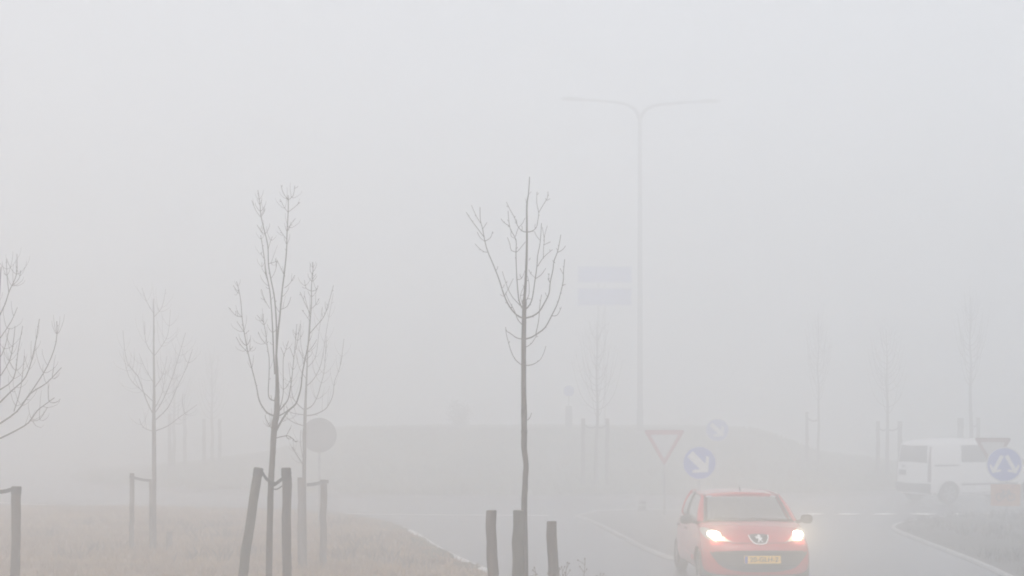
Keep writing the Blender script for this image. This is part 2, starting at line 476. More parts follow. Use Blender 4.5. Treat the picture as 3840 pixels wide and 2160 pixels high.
def tree_px(D, trunk, base_r, limbs, label, twigs=0, twlen=0.3, seed=1, group='young bare trees tied to stakes', spread=0.7, thin=0.8, basez=0.08):
    """trunk: [(px, py, radius m)]; limbs: [(pts px, r0, r1)] traced as seen, given depth so that the crown is round"""
    g = random.Random(seed)
    T = [at(px, py, D) for px, py, r in trunk]
    base = Vector((T[0].x, D, basez))
    T = [base - Vector((0, 0, 0.05))] + [t for t in T if t.z > basez + 0.15]
    rr = [base_r * 1.15] + [r for (px, py, r) in trunk][-(len(T) - 1):]
    root = empty('sapling', base, 0, label, 'tree', group)
    for i, t in enumerate(T):
        if 0 < i < len(T) - 1: t.y += 0.02 * math.sin(i * 2.1 + seed)
    P = smooth_pts(T, 4); rad = []
    for i in range(len(T) - 1): rad += [rr[i] + (rr[i + 1] - rr[i]) * j / 4 for j in range(4)]
    rad.append(rr[-1])
    tk = MB(); tk.tube([p - base for p in P], rad, 12, rough=0.06)
    tk.build('trunk', M_bark, root, smooth=True)
    cr = MB()
    for pts, r0, r1 in limbs:
        x0 = pts[0][0]; s = g.uniform(-1, 1) * spread
        main = [at(px + (g.gauss(0, 1.6) if 0 < i < len(pts) - 1 else 0), py + (g.gauss(0, 1.6) if 0 < i < len(pts) - 1 else 0), D + s * (abs(px - x0) + 0.25 * abs(py - pts[0][1])) / F * D * 0.9) for i, (px, py) in enumerate(pts)]
        L = limb3([p - base for p in main], r0 * thin, r1 * thin, cr)
        for i in range(3, len(L) - 1, 2):
            if g.random() < .4:                                   # buds and spurs
                d = (L[i + 1] - L[i]).normalized(); sd = d.cross(Vector((g.gauss(0, .4), 1, 0))).normalized() * g.choice((1, -1))
                l = g.choice((.012, .016, .022, .045)); e = L[i] + sd * l * .8 + d * l * .7
                cr.tube([L[i], L[i] + sd * l * .5 + d * l * .25, e], [.0042 * thin, .0034 * thin, .0022], 4)
        if twigs and len(L) > 5:
            nt_ = int(twigs * (len(L) / 16)) + 1
            for k in range(nt_):
                i = g.randrange(len(L) // 4, len(L) - 2)
                twig_pair(cr, L[i], L[i + 1] - L[i], twlen * (1.1 - 0.5 * i / len(L)), min(r1 * thin, 0.0032), g.random(), both=g.random() < 0.6)
            if r0 > .0125: twig_pair(cr, L[-3], L[-1] - L[-3], twlen * 0.6, 0.0024, g.random())
    o = cr.build('crown', M_twig, root, smooth=True)
    return root

def c4(pts): return [(1700 + 0.483 * x, 600 + 0.483 * y) for x, y in pts]
def c6(pts): return [(840 + 0.483 * x, 650 + 0.483 * y) for x, y in pts]
def c7(pts): return [(840 + 0.49 * x, 1450 + 0.49 * y) for x, y in pts]
def c8(pts): return [(0.8696 * x, 900 + 0.8696 * y) for x, y in pts]

# sapling A: centre of the picture
DA = 15.5
trA = [(1969, 2160, .031), (1966, 1910, .030), (1969, 1815, .027), (1972, 1740, .026), (1966, 1683, .027), (1966, 1618, .030), (1966, 1606, .027), (1965, 1540, .029), (1965, 1526, .0265), (1964, 1407, .024), (1964, 1276, .022),
       (1966, 1160, .020), (1966, 1135, .024), (1967, 1115, .014), (1971, 1059, .012), (1975, 962, .0105), (1976, 866, .009), (1976, 769, .007), (1982, 726, .005), (1986, 663, .0035)]
b, t, s_ = .012, .0045, .0036
LA = [(c4([(548, 1228), (510, 1215), (465, 1175), (420, 1110), (385, 1030), (355, 920), (320, 820), (270, 705), (240, 615), (225, 540), (210, 470), (207, 365)]), b, t),
      (c4([(240, 600), (180, 535), (130, 460), (100, 405)]), .006, s_), (c4([(212, 490), (170, 430), (140, 350)]), .005, s_),
      (c4([(270, 715), (235, 715), (195, 690), (168, 650)]), .005, s_), (c4([(245, 630), (285, 605), (305, 555)]), .005, s_),
      (c4([(228, 535), (262, 485)]), .004, s_), (c4([(250, 635), (215, 605), (185, 560)]), .004, s_), (c4([(395, 1060), (435, 1000), (465, 920)]), .005, s_),
      (c4([(540, 1285), (500, 1235), (470, 1170), (435, 1100), (405, 1030)]), .007, s_),
      (c4([(520, 1130), (470, 1075), (430, 1000), (380, 865)]), .007, s_),
      (c4([(535, 1150), (512, 1090), (500, 990), (492, 850), (490, 720), (482, 620), (445, 545), (430, 470), (425, 395)]), .011, t),
      (c4([(482, 610), (455, 590), (450, 540)]), .004, s_), (c4([(482, 595), (505, 530), (540, 490), (555, 450)]), .005, s_),
      (c4([(490, 715), (460, 705), (438, 650), (420, 600)]), .005, s_), (c4([(490, 715), (520, 695), (560, 635)]), .005, s_), (c4([(495, 930), (530, 915), (555, 860)]), .005, s_),
      (c4([(570, 560), (535, 550), (500, 510), (470, 450), (440, 380), (412, 325)]), .007, s_), (c4([(440, 515), (400, 490), (370, 455)]), .005, s_),
      (c4([(495, 505), (490, 460)]), .004, s_),
      (c4([(572, 560), (610, 550), (640, 520), (660, 470), (662, 410), (650, 330), (650, 245)]), .007, s_),
      (c4([(662, 410), (700, 350), (730, 290), (735, 245)]), .005, .004), (c4([(725, 315), (752, 300)]), .004, s_),
      (c4([(560, 1160), (590, 1130), (610, 1070), (635, 950), (650, 830), (655, 740), (670, 640), (685, 490)]), .011, t),
      (c4([(655, 825), (700, 760), (770, 695)]), .006, s_), (c4([(640, 920), (690, 890), (718, 840)]), .005, s_), (c4([(635, 915), (600, 885), (585, 850)]), .004, s_),
      (c4([(700, 765), (702, 680), (700, 620), (690, 520)]), .005, s_), (c4([(700, 660), (755, 635)]), .004, s_), (c4([(702, 630), (712, 575), (730, 510)]), .004, s_), (c4([(670, 620), (650, 590), (630, 555)]), .004, s_),
      (c4([(555, 1228), (610, 1215), (665, 1180), (715, 1110), (740, 1040), (752, 950), (770, 860), (790, 790), (805, 720), (820, 660), (835, 580)]), b, t),
      (c4([(805, 720), (845, 695), (872, 665)]), .005, s_), (c4([(790, 800), (770, 780)]), .004, s_), (c4([(752, 960), (742, 920), (745, 880)]), .004, s_),
      (c4([(550, 1392), (600, 1378), (650, 1350), (710, 1300), (765, 1210), (810, 1110), (840, 1010), (855, 930), (858, 870), (865, 770)]), .0115, t),
      (c4([(765, 1210), (805, 1200), (840, 1140)]), .006, .004), (c4([(855, 890), (828, 840)]), .004, s_), (c4([(850, 970), (872, 965)]), .004, s_),
      (c4([(640, 1350), (660, 1250), (675, 1130), (685, 1045)]), .007, .004), (c4([(548, 1392), (490, 1380), (440, 1350), (412, 1325), (405, 1295)]), .007, s_),
      ([(1957, 1369), (1935, 1350), (1919, 1319), (1907, 1285), (1899, 1255), (1896, 1228)], .006, s_),
      ([(1970, 1371), (1998, 1366), (2023, 1347), (2038, 1322), (2047, 1297)], .006, s_),
      ([(1970, 1303), (1991, 1288), (2004, 1269), (2016, 1250)], .005, s_), ([(1970, 1578), (1986, 1568), (1994, 1548)], .005, .003),
      (c4([(550, 1110), (590, 1050), (595, 960), (575, 900)]), .006, s_), (c4([(560, 1110), (575, 1075), (612, 1083)]), .005, s_), (c4([(540, 1120), (525, 1050), (560, 960)]), .004, s_),
      (c4([(585, 780), (600, 760)]), .004, s_), (c4([(583, 270), (605, 245)]), .003, .003), (c4([(572, 350), (560, 300)]), .003, .003)]
tree_px(DA, trA, .031, LA, thin=0.66, label='bare sapling with open cup crown in the middle of the picture, nearest to the road', seed=3)

# sapling B: left of the middle
DB = 17.0
trB = [(1008, 2160, .034), (1012, 1940, .033), (1017, 1817, .032), (1021, 1720, .030), (1026, 1636, .031), (1031, 1592, .034), (1037, 1548, .031), (1038, 1499, .028), (1041, 1460, .022), (1038, 1400, .0165), (1036, 1330, .0115)]
LB = [(c6([(405, 1440), (425, 1250), (440, 1080), (455, 900), (475, 760), (485, 600), (490, 450), (497, 290), (498, 170)]), .017, .006),
      (c6([(498, 210), (455, 150), (443, 90)]), .005, s_), (c6([(500, 205), (535, 170), (550, 95)]), .005, s_), (c6([(497, 300), (465, 270), (435, 200)]), .005, s_), (c6([(500, 300), (545, 255), (590, 225)]), .004, s_),
      (c6([(490, 450), (515, 400), (555, 350)]), .005, s_), (c6([(485, 510), (450, 460), (420, 410)]), .004, s_), (c6([(475, 800), (440, 750), (415, 680)]), .004, s_), (c6([(470, 890), (510, 860), (550, 790)]), .005, s_), (c6([(445, 1055), (490, 1030), (520, 960)]), .005, s_),
      (c6([(405, 1440), (405, 1200), (400, 1040), (385, 930), (365, 820), (350, 700), (335, 560), (310, 430), (285, 320), (272, 240), (263, 130)]), .014, .005),
      (c6([(340, 600), (360, 540), (375, 490)]), .004, s_), (c6([(305, 480), (280, 440), (255, 400)]), .004, s_), (c6([(285, 340), (255, 290), (215, 210)]), .004, s_), (c6([(365, 815), (395, 760), (415, 670)]), .004, s_), (c6([(288, 335), (305, 310), (320, 275)]), .004, s_), (c6([(350, 700), (395, 690), (398, 660)]), .004, s_),
      (c6([(395, 1560), (385, 1400), (380, 1300), (370, 1100), (355, 930), (345, 850), (325, 770), (310, 650), (295, 540), (285, 480)]), .013, .005),
      (c6([(355, 1050), (320, 980), (290, 900)]), .004, s_), (c6([(330, 790), (310, 740), (295, 690)]), .004, s_), (c6([(312, 660), (295, 640), (285, 615)]), .004, s_),
      (c7([(400, 110), (365, 100), (340, 75), (340, 20)]) + c6([(350, 1560), (350, 1440), (335, 1350), (320, 1240), (310, 1150), (305, 1090)]), .010, s_), (c6([(310, 1160), (285, 1130), (255, 1100)]), .004, s_), (c6([(330, 1330), (290, 1280), (265, 1230)]), .004, s_),
      (c7([(385, 225), (340, 200), (305, 170), (280, 130), (260, 70), (240, 0)]) + c6([(195, 1440), (175, 1340), (155, 1220), (138, 1110), (127, 1000), (118, 900), (97, 840)]), .013, .0045),
      (c6([(138, 1115), (90, 1100), (35, 1040)]), .005, s_), (c6([(160, 1250), (195, 1220)]), .004, s_), (c6([(185, 1390), (130, 1330), (95, 1270)]), .005, s_), (c6([(160, 1240), (125, 1190), (100, 1150)]), .004, s_), (c6([(118, 905), (95, 910), (72, 870)]), .004, s_), (c6([(185, 1390), (210, 1370), (225, 1345)]), .004, s_),
      (c7([(375, 335), (345, 285), (320, 240), (315, 215)]), .007, .004),
      (c7([(395, 345), (440, 260), (490, 190), (545, 135), (575, 70), (592, 0)]) + c6([(610, 1560), (630, 1440), (655, 1300), (670, 1150), (680, 1000), (680, 880), (690, 760), (685, 690)]), .017, .005),
      (c7([(412, 228), (460, 200), (505, 170)]), .010, .008),
      (c6([(680, 915), (640, 890), (625, 830)]), .005, s_), (c6([(685, 915), (720, 900), (730, 870)]), .005, s_), (c6([(675, 1100), (630, 1010), (590, 920)]), .005, s_), (c6([(680, 1050), (710, 1020), (740, 970)]), .004, s_), (c6([(668, 1150), (635, 1110), (605, 1060)]), .004, s_),
      (c6([(660, 1250), (720, 1180), (775, 1120), (815, 1030), (850, 870)]), .006, s_), (c6([(690, 790), (670, 750), (672, 700)]), .004, s_), (c6([(690, 820), (715, 780)]), .004, s_), (c6([(672, 1130), (625, 950)]), .004, s_), (c6([(640, 1400), (690, 1340), (720, 1290)]), .004, s_),
      (c7([(422, 185), (460, 150), (490, 90), (505, 0)]) + c6([(530, 1560), (540, 1440), (555, 1300), (565, 1170)]), .010, s_), (c6([(558, 1370), (580, 1260), (592, 1170)]), .005, s_), (c6([(545, 1440), (510, 1350)]), .004, s_),
      (c7([(420, 190), (440, 100), (455, 20)]) + c6([(465, 1440), (480, 1360), (500, 1300)]), .007, s_), (c6([(470, 1420), (440, 1350)]), .004, s_),
      (c7([(395, 395), (440, 380), (490, 385), (530, 410), (550, 425), (565, 415)]), .007, .004)]
tree_px(DB, trB, .034, LB, 'tall bare sapling with upright leaders, strapped between one leaning and one straight stake', twigs=2, twlen=0.15, seed=11, thin=0.68)

# sapling C: behind B on the right
DC = 27.0
trC = [(1143, 2140, .034), (1141, 1793, .032), (1142, 1700, .030), (1141, 1646, .029), (1145, 1548, .027), (1146, 1499, .020), (1150, 1400, .014), (1155, 1300, .010), (1160, 1200, .006), (1163, 1110, .004)]
LC = [(c7([(625, 175), (670, 155), (700, 110), (720, 60), (740, 0)]) + [(1214, 1400), (1222, 1330), (1226, 1260)], .013, .005),
      (c7([(630, 222), (700, 210), (780, 165), (815, 115), (835, 60)]) + [(1256, 1430), (1275, 1370), (1290, 1270)], .013, .005),
      (c7([(620, 180), (570, 150), (540, 100), (525, 60)]) + [(1090, 1430), (1082, 1360)], .012, .005), (c7([(612, 215), (550, 205), (500, 190), (475, 150)]), .010, .005), (c7([(610, 300), (540, 280), (480, 250), (450, 200)]), .010, .005),
      (c7([(610, 605), (560, 520), (520, 460)]), .014, .009), (c7([(610, 580), (585, 430), (590, 330)]), .009, .006),
      ([(1146, 1450), (1180, 1420), (1205, 1360), (1225, 1240), (1250, 1100)], .011, .004), ([(1148, 1420), (1120, 1380), (1105, 1300)], .009, .004), ([(1150, 1380), (1185, 1340), (1200, 1240), (1210, 1150)], .009, .004), ([(1150, 1360), (1130, 1300), (1128, 1200)], .008, .004)]
tree_px(DC, trC, .034, LC, 'hazy bare sapling with a low forked shoot, in front of the round grey sign', twigs=4, twlen=0.4, seed=21)

# sapling D: left, further off
DD = 30.4
trD = [(577, 2070, .045), (577, 1800, .042), (578, 1640, .038), (577, 1560, .034), (577, 1450, .024), (577, 1330, .018), (577, 1200, .012), (576, 1120, .006)]
LD = [(c8([(665, 760), (630, 690), (600, 600), (580, 570), (545, 520), (530, 390)]), .014, .005), (c8([(665, 750), (700, 690), (740, 600), (770, 500), (800, 400)]), .014, .005),
      (c8([(665, 780), (720, 720), (760, 640), (800, 560), (830, 470)]), .014, .005), (c8([(665, 825), (720, 805), (770, 765), (850, 710)]), .013, .005), (c8([(660, 825), (620, 810), (600, 770)]), .009, .005),
      (c8([(665, 500), (700, 460), (725, 400), (735, 300)]), .010, .004), (c8([(665, 320), (630, 260), (612, 205)]), .008, .004), (c8([(665, 330), (700, 290), (715, 210)]), .008, .004), (c8([(665, 500), (630, 440), (622, 350)]), .010, .004),
      (c8([(665, 620), (630, 560), (600, 490)]), .010, .004), (c8([(665, 640), (700, 580), (720, 500)]), .010, .004), (c8([(664, 700), (610, 650), (560, 590), (530, 480)]), .011, .004), (c8([(665, 730), (700, 660), (715, 560)]), .010, .004)]
tree_px(DD, trD, .045, LD, 'pale hazy bare tree on the brown field, between the picture edge and the leaning stake', twigs=5, twlen=0.5, seed=31)

# sapling E: cut by the left edge of the picture
DE = 18.5
trE = [(-18, 2160, .040), (-16, 1900, .038), (-14, 1700, .036), (-12, 1560, .032), (-8, 1400, .024), (-4, 1250, .016), (-2, 1120, .010), (4, 1000, .005)]
LE = [(c8([(-14, 862), (60, 825), (120, 790), (160, 740), (200, 705), (235, 680)]), .013, .005), (c8([(-14, 800), (70, 740), (130, 660), (200, 620), (265, 550)]), .014, .005),
      (c8([(95, 710), (150, 630), (210, 540), (240, 440), (245, 350)]), .010, .005), (c8([(-10, 710), (50, 650), (110, 590), (150, 480), (170, 340)]), .013, .005), (c8([(-4, 430), (50, 350), (75, 290)]), .008, .004),
      (c8([(-4, 330), (20, 280), (40, 220), (70, 150), (73, 60)]), .010, .004), (c8([(38, 225), (30, 150), (28, 80)]), .006, .004), (c8([(50, 200), (80, 170), (90, 130)]), .005, .004),
      (c8([(-8, 600), (40, 520), (60, 430), (65, 370)]), .009, .004), (c8([(-8, 650), (60, 600), (80, 480), (98, 370)]), .010, .004), (c8([(-8, 520), (20, 470), (40, 380)]), .008, .004), (c8([(60, 740), (90, 640), (105, 500)]), .007, .004),
      (c8([(130, 780), (170, 770), (205, 720)]), .005, .004), (c8([(-10, 740), (-60, 690), (-110, 600), (-150, 480)]), .013, .005), (c8([(-12, 830), (-90, 790), (-160, 700), (-200, 560)]), .013, .005), (c8([(-6, 480), (-50, 400), (-70, 280)]), .009, .004), (c8([(-4, 360), (-30, 290), (-40, 180)]), .008, .004)]
tree_px(DE, trE, .040, LE, 'dense bare tree half cut off by the left edge of the picture', twigs=4, twlen=0.30, seed=41)

def maple(px, D, zb, h, label, seed, crown0=0.42, spread=0.9, name='sapling', r=0.05, group='young bare trees tied to stakes'):
    g = random.Random(seed); base = Vector(((px - 1920) / F * D, D, zb))
    root = empty(name, base, 0, label, 'tree', group)
    P = [Vector((0.03 * g.uniform(-1, 1), 0.03 * g.uniform(-1, 1), h * k / 8 - (0.06 if k == 0 else 0))) for k in range(9)]
    P = smooth_pts(P, 3); n = len(P)
    tk = MB(); tk.tube(P, [r * (1 - 0.93 * (i / (n - 1)) ** 1.2) + 0.003 for i in range(n)], 10, rough=0.05); tk.build('trunk', M_bark, root, True)
    cr = MB()
    for k in range(13):
        z0 = h * (crown0 + (0.92 - crown0) * k / 13) + g.uniform(-.05, .05); a = g.uniform(0, 6.28)
        for sgn in (0, math.pi):
            L = spread * (1.05 - 0.75 * k / 13) * g.uniform(0.7, 1.15); aa = a + sgn + g.uniform(-.3, .3); H = h * 0.30 * (1.1 - 0.6 * k / 13) * g.uniform(.7, 1.2)
            dx, dy = math.cos(aa), math.sin(aa); i0 = min(n - 1, int(z0 / h * (n - 1))); p0 = Vector((P[i0].x, P[i0].y, z0))
            pts = [p0, p0 + Vector((dx * L * .35, dy * L * .35, H * .10)), p0 + Vector((dx * L * .65, dy * L * .65, H * .32)), p0 + Vector((dx * L * .85, dy * L * .85, H * .65)), p0 + Vector((dx * L, dy * L, H))]
            q = limb3(pts, r * 0.24, 0.004, cr, 5)
            for _ in range(4):
                i = g.randrange(3, len(q) - 1); twig_pair(cr, q[i], q[i + 1] - q[i], 0.42, 0.0036, g.random())
    cr.build('crown', M_twig, root, True)
    return root
def mz(px, D): 
    x = (px - 1920) / F * D
    return 0.10 + mound_z(x, D) if math.hypot(x - MC[0], D - MC[1]) < MR else 0.0
maple(2237, 52, mz(2237, 52), 5.3, 'faint bare tree on the front of the mound, left of the lamp post', 51, spread=0.75, r=.06)
maple(3325, 58, mz(3325, 58), 5.3, 'faint bare tree between two stakes, just left of the white van', 52, spread=0.8, r=.07)
maple(3068, 60, mz(3068, 60), 5.6, 'barely visible thin bare tree with one stake, halfway between the red car and the van', 53, spread=0.7, r=.055)
maple(3640, 60, mz(3640, 60), 6.8, 'barely visible tall bare tree standing behind the white van', 54, spread=0.8, r=.085, crown0=.5)
maple(652, 62, mz(652, 62), 4.6, 'barely visible bare tree on the far left slope, next to a pair of pale stakes', 55, spread=0.8, r=.08)
maple(795, 63, mz(795, 63), 4.4, 'barely visible bare tree on the far slope, just behind the top of the leaning stake', 56, spread=0.7, r=.07)

# ------------------------------------------------------------------ stakes, each with its strap
def stake(px0, py0, px1, py1, D, r, label, m=M_stake, strap=None, group='stakes holding the young trees', zb=0.10, dy=0.0, cap=False, knots=True):
    """from the top (px0,py0) down through (px1,py1) to the ground"""
    a = at(px0, py0, D + dy); c = at(px1, py1, D + dy); d = (c - a).normalized()
    ln = (a.z - (zb - 0.12)) / max(0.05, -d.z); base = a + d * ln
    root = empty('tree_stake', (base.x, base.y, zb), 0, label, 'stake', group); o0 = Vector(root.location)
    mb = MB(); P = [base + (a - base) * k / 12 - o0 for k in range(13)]
    for k in range(1, 12): P[k] += Vector((rng.gauss(0, r * .10), rng.gauss(0, r * .10), 0))
    rad = [r * (1.06 - 0.06 * k / 12) * (1 + rng.uniform(-.05, .05)) for k in range(13)]
    P.append(P[-1] + (a - base).normalized() * 0.006); rad.append(rad[-1] * 0.9)
    mb.tube(P, rad, 12, rough=0.03); mb.build('post', m, root, True)
    if strap:
        sm = MB()
        for pts, w in strap:
            Q = smooth_pts([at(px, py, D + dd) - o0 for px, py, dd in pts], 4)
            v = []; f = []
            for i, q in enumerate(Q):
                e = (Q[min(i + 1, len(Q) - 1)] - Q[max(i - 1, 0)]).normalized(); nrm = Vector((0, 0, 1)); nrm = (nrm - e * nrm.dot(e)).normalized(); tt = Vector((0, 0.006, 0))
                v += [q + nrm * w / 2 - tt, q - nrm * w / 2 - tt, q - nrm * w / 2 + tt, q + nrm * w / 2 + tt]
                if i: 
                    b0 = (i - 1) * 4; b1 = i * 4
                    for k in range(4): f.append((b0 + k, b0 + (k + 1) % 4, b1 + (k + 1) % 4, b1 + k))
            f += [(0, 1, 2, 3), tuple(range(len(v) - 1, len(v) - 5, -1))]
            sm.add(v, f)
        if cap:
            e = (a - base).normalized(); t0 = a - o0 - e * 0.085; t1 = a - o0 - e * 0.002
            sm.tube([t0, t1], [rad[-2] * 1.07, rad[-2] * 1.07], 14)
        o = sm.build('tie_strap', M_strap, root); fixn(o)
    return root
stake(1843, 1916, 1850, 2160, DA, .050, 'rough stake, leftmost of the three stakes round the sapling in the middle', M_stake, dy=-0.1)
stake(1945, 1916, 1944, 2160, DA, .056, 'thick stake touching the trunk of the sapling in the middle', M_stakeg, dy=-0.35)
stake(2069, 1957, 2075, 2160, DA, .050, 'shorter stake, rightmost of the three round the middle sapling, nearest the red car', M_stake, dy=0.2)
stake(970, 1756, 909, 2160, DB, .049, 'stake leaning hard to the left with a black strap at its top', M_stakeg, cap=True, dy=-0.1,
      strap=[([(984, 1772, -.16), (1000, 1796, -.1), (1022, 1812, -.055), (1032, 1812, -.03)], .034)])
stake(1073, 1756, 1077, 2160, DB, .049, 'upright stake with a black strap, right of the tall sapling with the leaning stake', M_stake, cap=True, dy=0.05,
      strap=[([(1010, 1816, -.03), (1024, 1820, -.055), (1045, 1806, -.03), (1068, 1788, -.04), (1092, 1770, .02)], .034), ([(1024, 1834, -.05), (1040, 1834, -.045), (1058, 1822, -.02)], .012), ([(1056, 1790, -.045), (1074, 1792, -.055), (1093, 1788, -.01)], .06)])
stake(1128, 1792, 1129, 2140, DC, .056, 'pale stake pressed to the trunk of the hazy sapling before the grey sign', dy=-0.15)
stake(1212, 1800, 1213, 2140, DC, .056, 'pale stake below the round grey sign, joined by a strap to the sapling', dy=0.0,
      strap=[([(1150, 1818, -.04), (1180, 1815, -.04), (1212, 1808, -.065), (1232, 1806, .02)], .055)])
stake(495, 1776, 493, 2068, DD, .045, 'pale stake on the brown field, strapped to the hazy tree on its right', dy=0.0,
      strap=[([(486, 1786, -.06), (505, 1792, -.05), (540, 1800, -.045), (578, 1802, -.06)], .05)])
stake(570, 1800, 570, 2070, DD, .052, 'pale stake hidden against the trunk of the hazy tree on the field', dy=-0.10)
stake(61, 1826, 57, 2160, DE, .052, 'grey stake with a strap at the left edge of the picture', dy=0.0, cap=True,
      strap=[([(-16, 1846, -.04), (20, 1842, -.06), (50, 1834, -.06), (80, 1832, .0)], .045)])
stake(-95, 1830, -100, 2160, DE, .052, 'stake left of the half hidden tree at the picture edge', dy=0.0)
def far_stake(px, top, D, r, label, strapto=None):
    z = mz(px, D)
    st = [([(px, top + 22, -r - .01), ((px + strapto) / 2, top + 34, -.05), (strapto, top + 30, -.06)], .06)] if strapto else None
    stake(px, top, px, top + 200, D, r, label, zb=z, strap=st)
far_stake(2187, 1570, 52, .065, 'faint stake left of the bare tree on the front of the mound', 2237)
far_stake(2277, 1570, 52, .065, 'faint stake right of the bare tree on the front of the mound', 2237)
far_stake(3292, 1580, 58, .07, 'faint stake further left of the white van, left of the bare tree', 3325)
far_stake(3375, 1580, 58, .085, 'faint stake nearest the rear of the white van', 3325)
far_stake(3026, 1545, 60, .06, 'barely visible stake of the thin tree between car and van', 3068)
far_stake(3602, 1568, 60, .12, 'barely visible broad stake above the roof of the white van', None)
far_stake(3668, 1566, 60, .07, 'barely visible slim stake above the van roof beside the give way sign', 3640)
far_stake(636, 1552, 62, .07, 'barely visible stake on the far left slope, left of its tree')
far_stake(693, 1556, 62, .07, 'barely visible stake on the far left slope, right of its tree', 652)
far_stake(765, 1572, 63, .07, 'barely visible stake on the far slope, left of the tree behind the leaning stake')
far_stake(824, 1572, 63, .07, 'barely visible stake on the far slope, right of the tree behind the leaning stake')
# short post on the field
p = gnd(632, 2074)
mb = MB(); mb.tube([(0, 0, -.15), (0.01, 0, .1), (0.02, 0, .28)], [.06, .058, .05], 10, rough=.08)
tag(mb.build('short_post', M_stake, None, True, loc=(p[0], p[1], 0.12)), 'short dark stub of a post in the brown grass right of the hazy tree', 'post')
# dry weeds by the middle sapling
def weed(px, py, D, label, seed, n=5):
    g = random.Random(seed); tip = at(px, py, D); mb = MB(); base = Vector((tip.x, D, 0.08)); H = tip.z - base.z
    for k in range(n):
        h = H * g.uniform(.75, 1.0); lx, ly = g.gauss(0, .10), g.gauss(0, .1)
        P = smooth_pts([Vector((g.gauss(0, .02), g.gauss(0, .02), -.03)), Vector((lx * .3, ly * .3, h * .5)), Vector((lx, ly, h))], 5)
        mb.tube(P, [.0045 - .002 * i / len(P) for i in range(len(P))], 4)
        for i in range(4, len(P)):
            for _ in range(2):
                e = P[i] + Vector((g.gauss(0, .05), g.gauss(0, .05), g.uniform(.02, .07))); mb.tube([P[i], e], [.003, .0025], 3)
                mb.tube([e - Vector((0, 0, .006)), e + Vector((0, 0, .008))], [.008, .005], 5)
    tag(mb.build('dry_weed', M_weedl, None, loc=base), label, 'weed', 'dry weeds by the roadside')
weed(2012, 2128, 15.0, 'thin dry weed between the trunk and the right stake of the middle sapling', 1)
weed(2110, 2130, 15.2, 'thin dry weed just right of the shorter stake', 2, 4)
weed(2165, 2104, 15.6, 'tallest dry weed, standing alone right of the stakes', 3, 6)

# ------------------------------------------------------------------ signs
def pole(root, z0, z1, r, m=M_galv, x=0, y=0):
    mb = MB(); mb.tube([(x, y, z0), (x, y, z1)], r, 12); return mb.build('pole', m, root, True)
def disc_plate(root, z, rad, y, face, rim=M_swhite, name='round_plate', back=M_signback, x=0):
    mb = MB(); mb.prism(circle(x, z, rad, 48), y, y + .02); o = mb.build(name, back, root); fixn(o)
    if face:
        mb = MB(); mb.prism(circle(x, z, rad * .985, 48), y - .003, y - .0005); q = fixn(mb.build('rim', rim, o))
        mb = MB(); mb.prism(circle(x, z, rad * .93, 48), y - .006, y - .0035); q = fixn(mb.build('face', face, o))
    return o
def arrow(cx, cz, ang, L, w, hw, hl):
    """arrow outline pointing along ang"""
    pts = [(-L / 2, -w / 2), (L / 2 - hl, -w / 2), (L / 2 - hl * 1.0, -hw / 2), (L / 2, 0), (L / 2 - hl, hw / 2), (L / 2 - hl, w / 2), (-L / 2, w / 2)]
    ca, sa = math.cos(ang), math.sin(ang)
    return [(cx + x * ca - y * sa, cz + x * sa + y * ca) for x, y in pts]
def swept(cx, cz, ang, L, w, hw, hl, notch):
    pts = [(-L / 2, -w / 2), (L / 2 - hl * .72, -w / 2), (L / 2 - hl - notch, -hw / 2), (L / 2 - hl + .02, -hw / 2 - .03), (L / 2, 0), (L / 2 - hl + .02, hw / 2 + .03), (L / 2 - hl - notch, hw / 2), (L / 2 - hl * .72, w / 2), (-L / 2, w / 2)]
    ca, sa = math.cos(ang), math.sin(ang)
    return [(cx + x * ca - y * sa, cz + x * sa + y * ca) for x, y in pts]
def mark(root, outline, y, m, name='arrow', t=.003):
    mb = MB(); mb.prism(outline, y - t, y); return fixn(mb.build(name, m, root))
def tri(cx, top, w, rc=.05):
    """inverted triangle with rounded corners"""
    h = w * .866; C = [(cx - w / 2, top), (cx + w / 2, top), (cx, top - h)]; out = []
    gx, gz = cx, top - h / 3
    for i, (x, z) in enumerate(C):
        px_, pz = C[i - 1]; nx, nz_ = C[(i + 1) % 3]
        for k in range(6):
            t = k / 5
            a = (x + (px_ - x) * rc / w * (1.7), z + (pz - z) * rc / w * 1.7); c = (x + (nx - x) * rc / w * 1.7, z + (nz_ - z) * rc / w * 1.7)
            q = ((1 - t) ** 2 * a[0] + 2 * t * (1 - t) * x + t * t * c[0], (1 - t) ** 2 * a[1] + 2 * t * (1 - t) * z + t * t * c[1]); out.append(q)
    return out
def yield_plate(root, top, w, y, x=0, bw=.12, m=None):
    mb = MB(); mb.prism(tri(x, top, w), y, y + .02); o = fixn(mb.build('give_way_plate', M_signback, root))
    fixn(mark(o, tri(x, top - .004, w - .014), y - .0005, m or M_red, 'red_border'))
    fixn(mark(o, tri(x, top - bw * w, w * (1 - bw * 2.9), .03), y - .004, M_sgrey, 'white_field'))
    return o
# give way sign on the splitter island
D1 = 40.5
base = Vector(((2491 - 1920) / F * D1, D1, .05)); root = empty('give_way_sign', base, R(-4), 'red bordered white give way triangle on a post, left of the red car', 'road sign')
top = at(2491, 1612, D1).z - base.z
pole(root, -.1, top - .05, .03, y=.05); yield_plate(root, top, 1.06, 0, bw=.115)
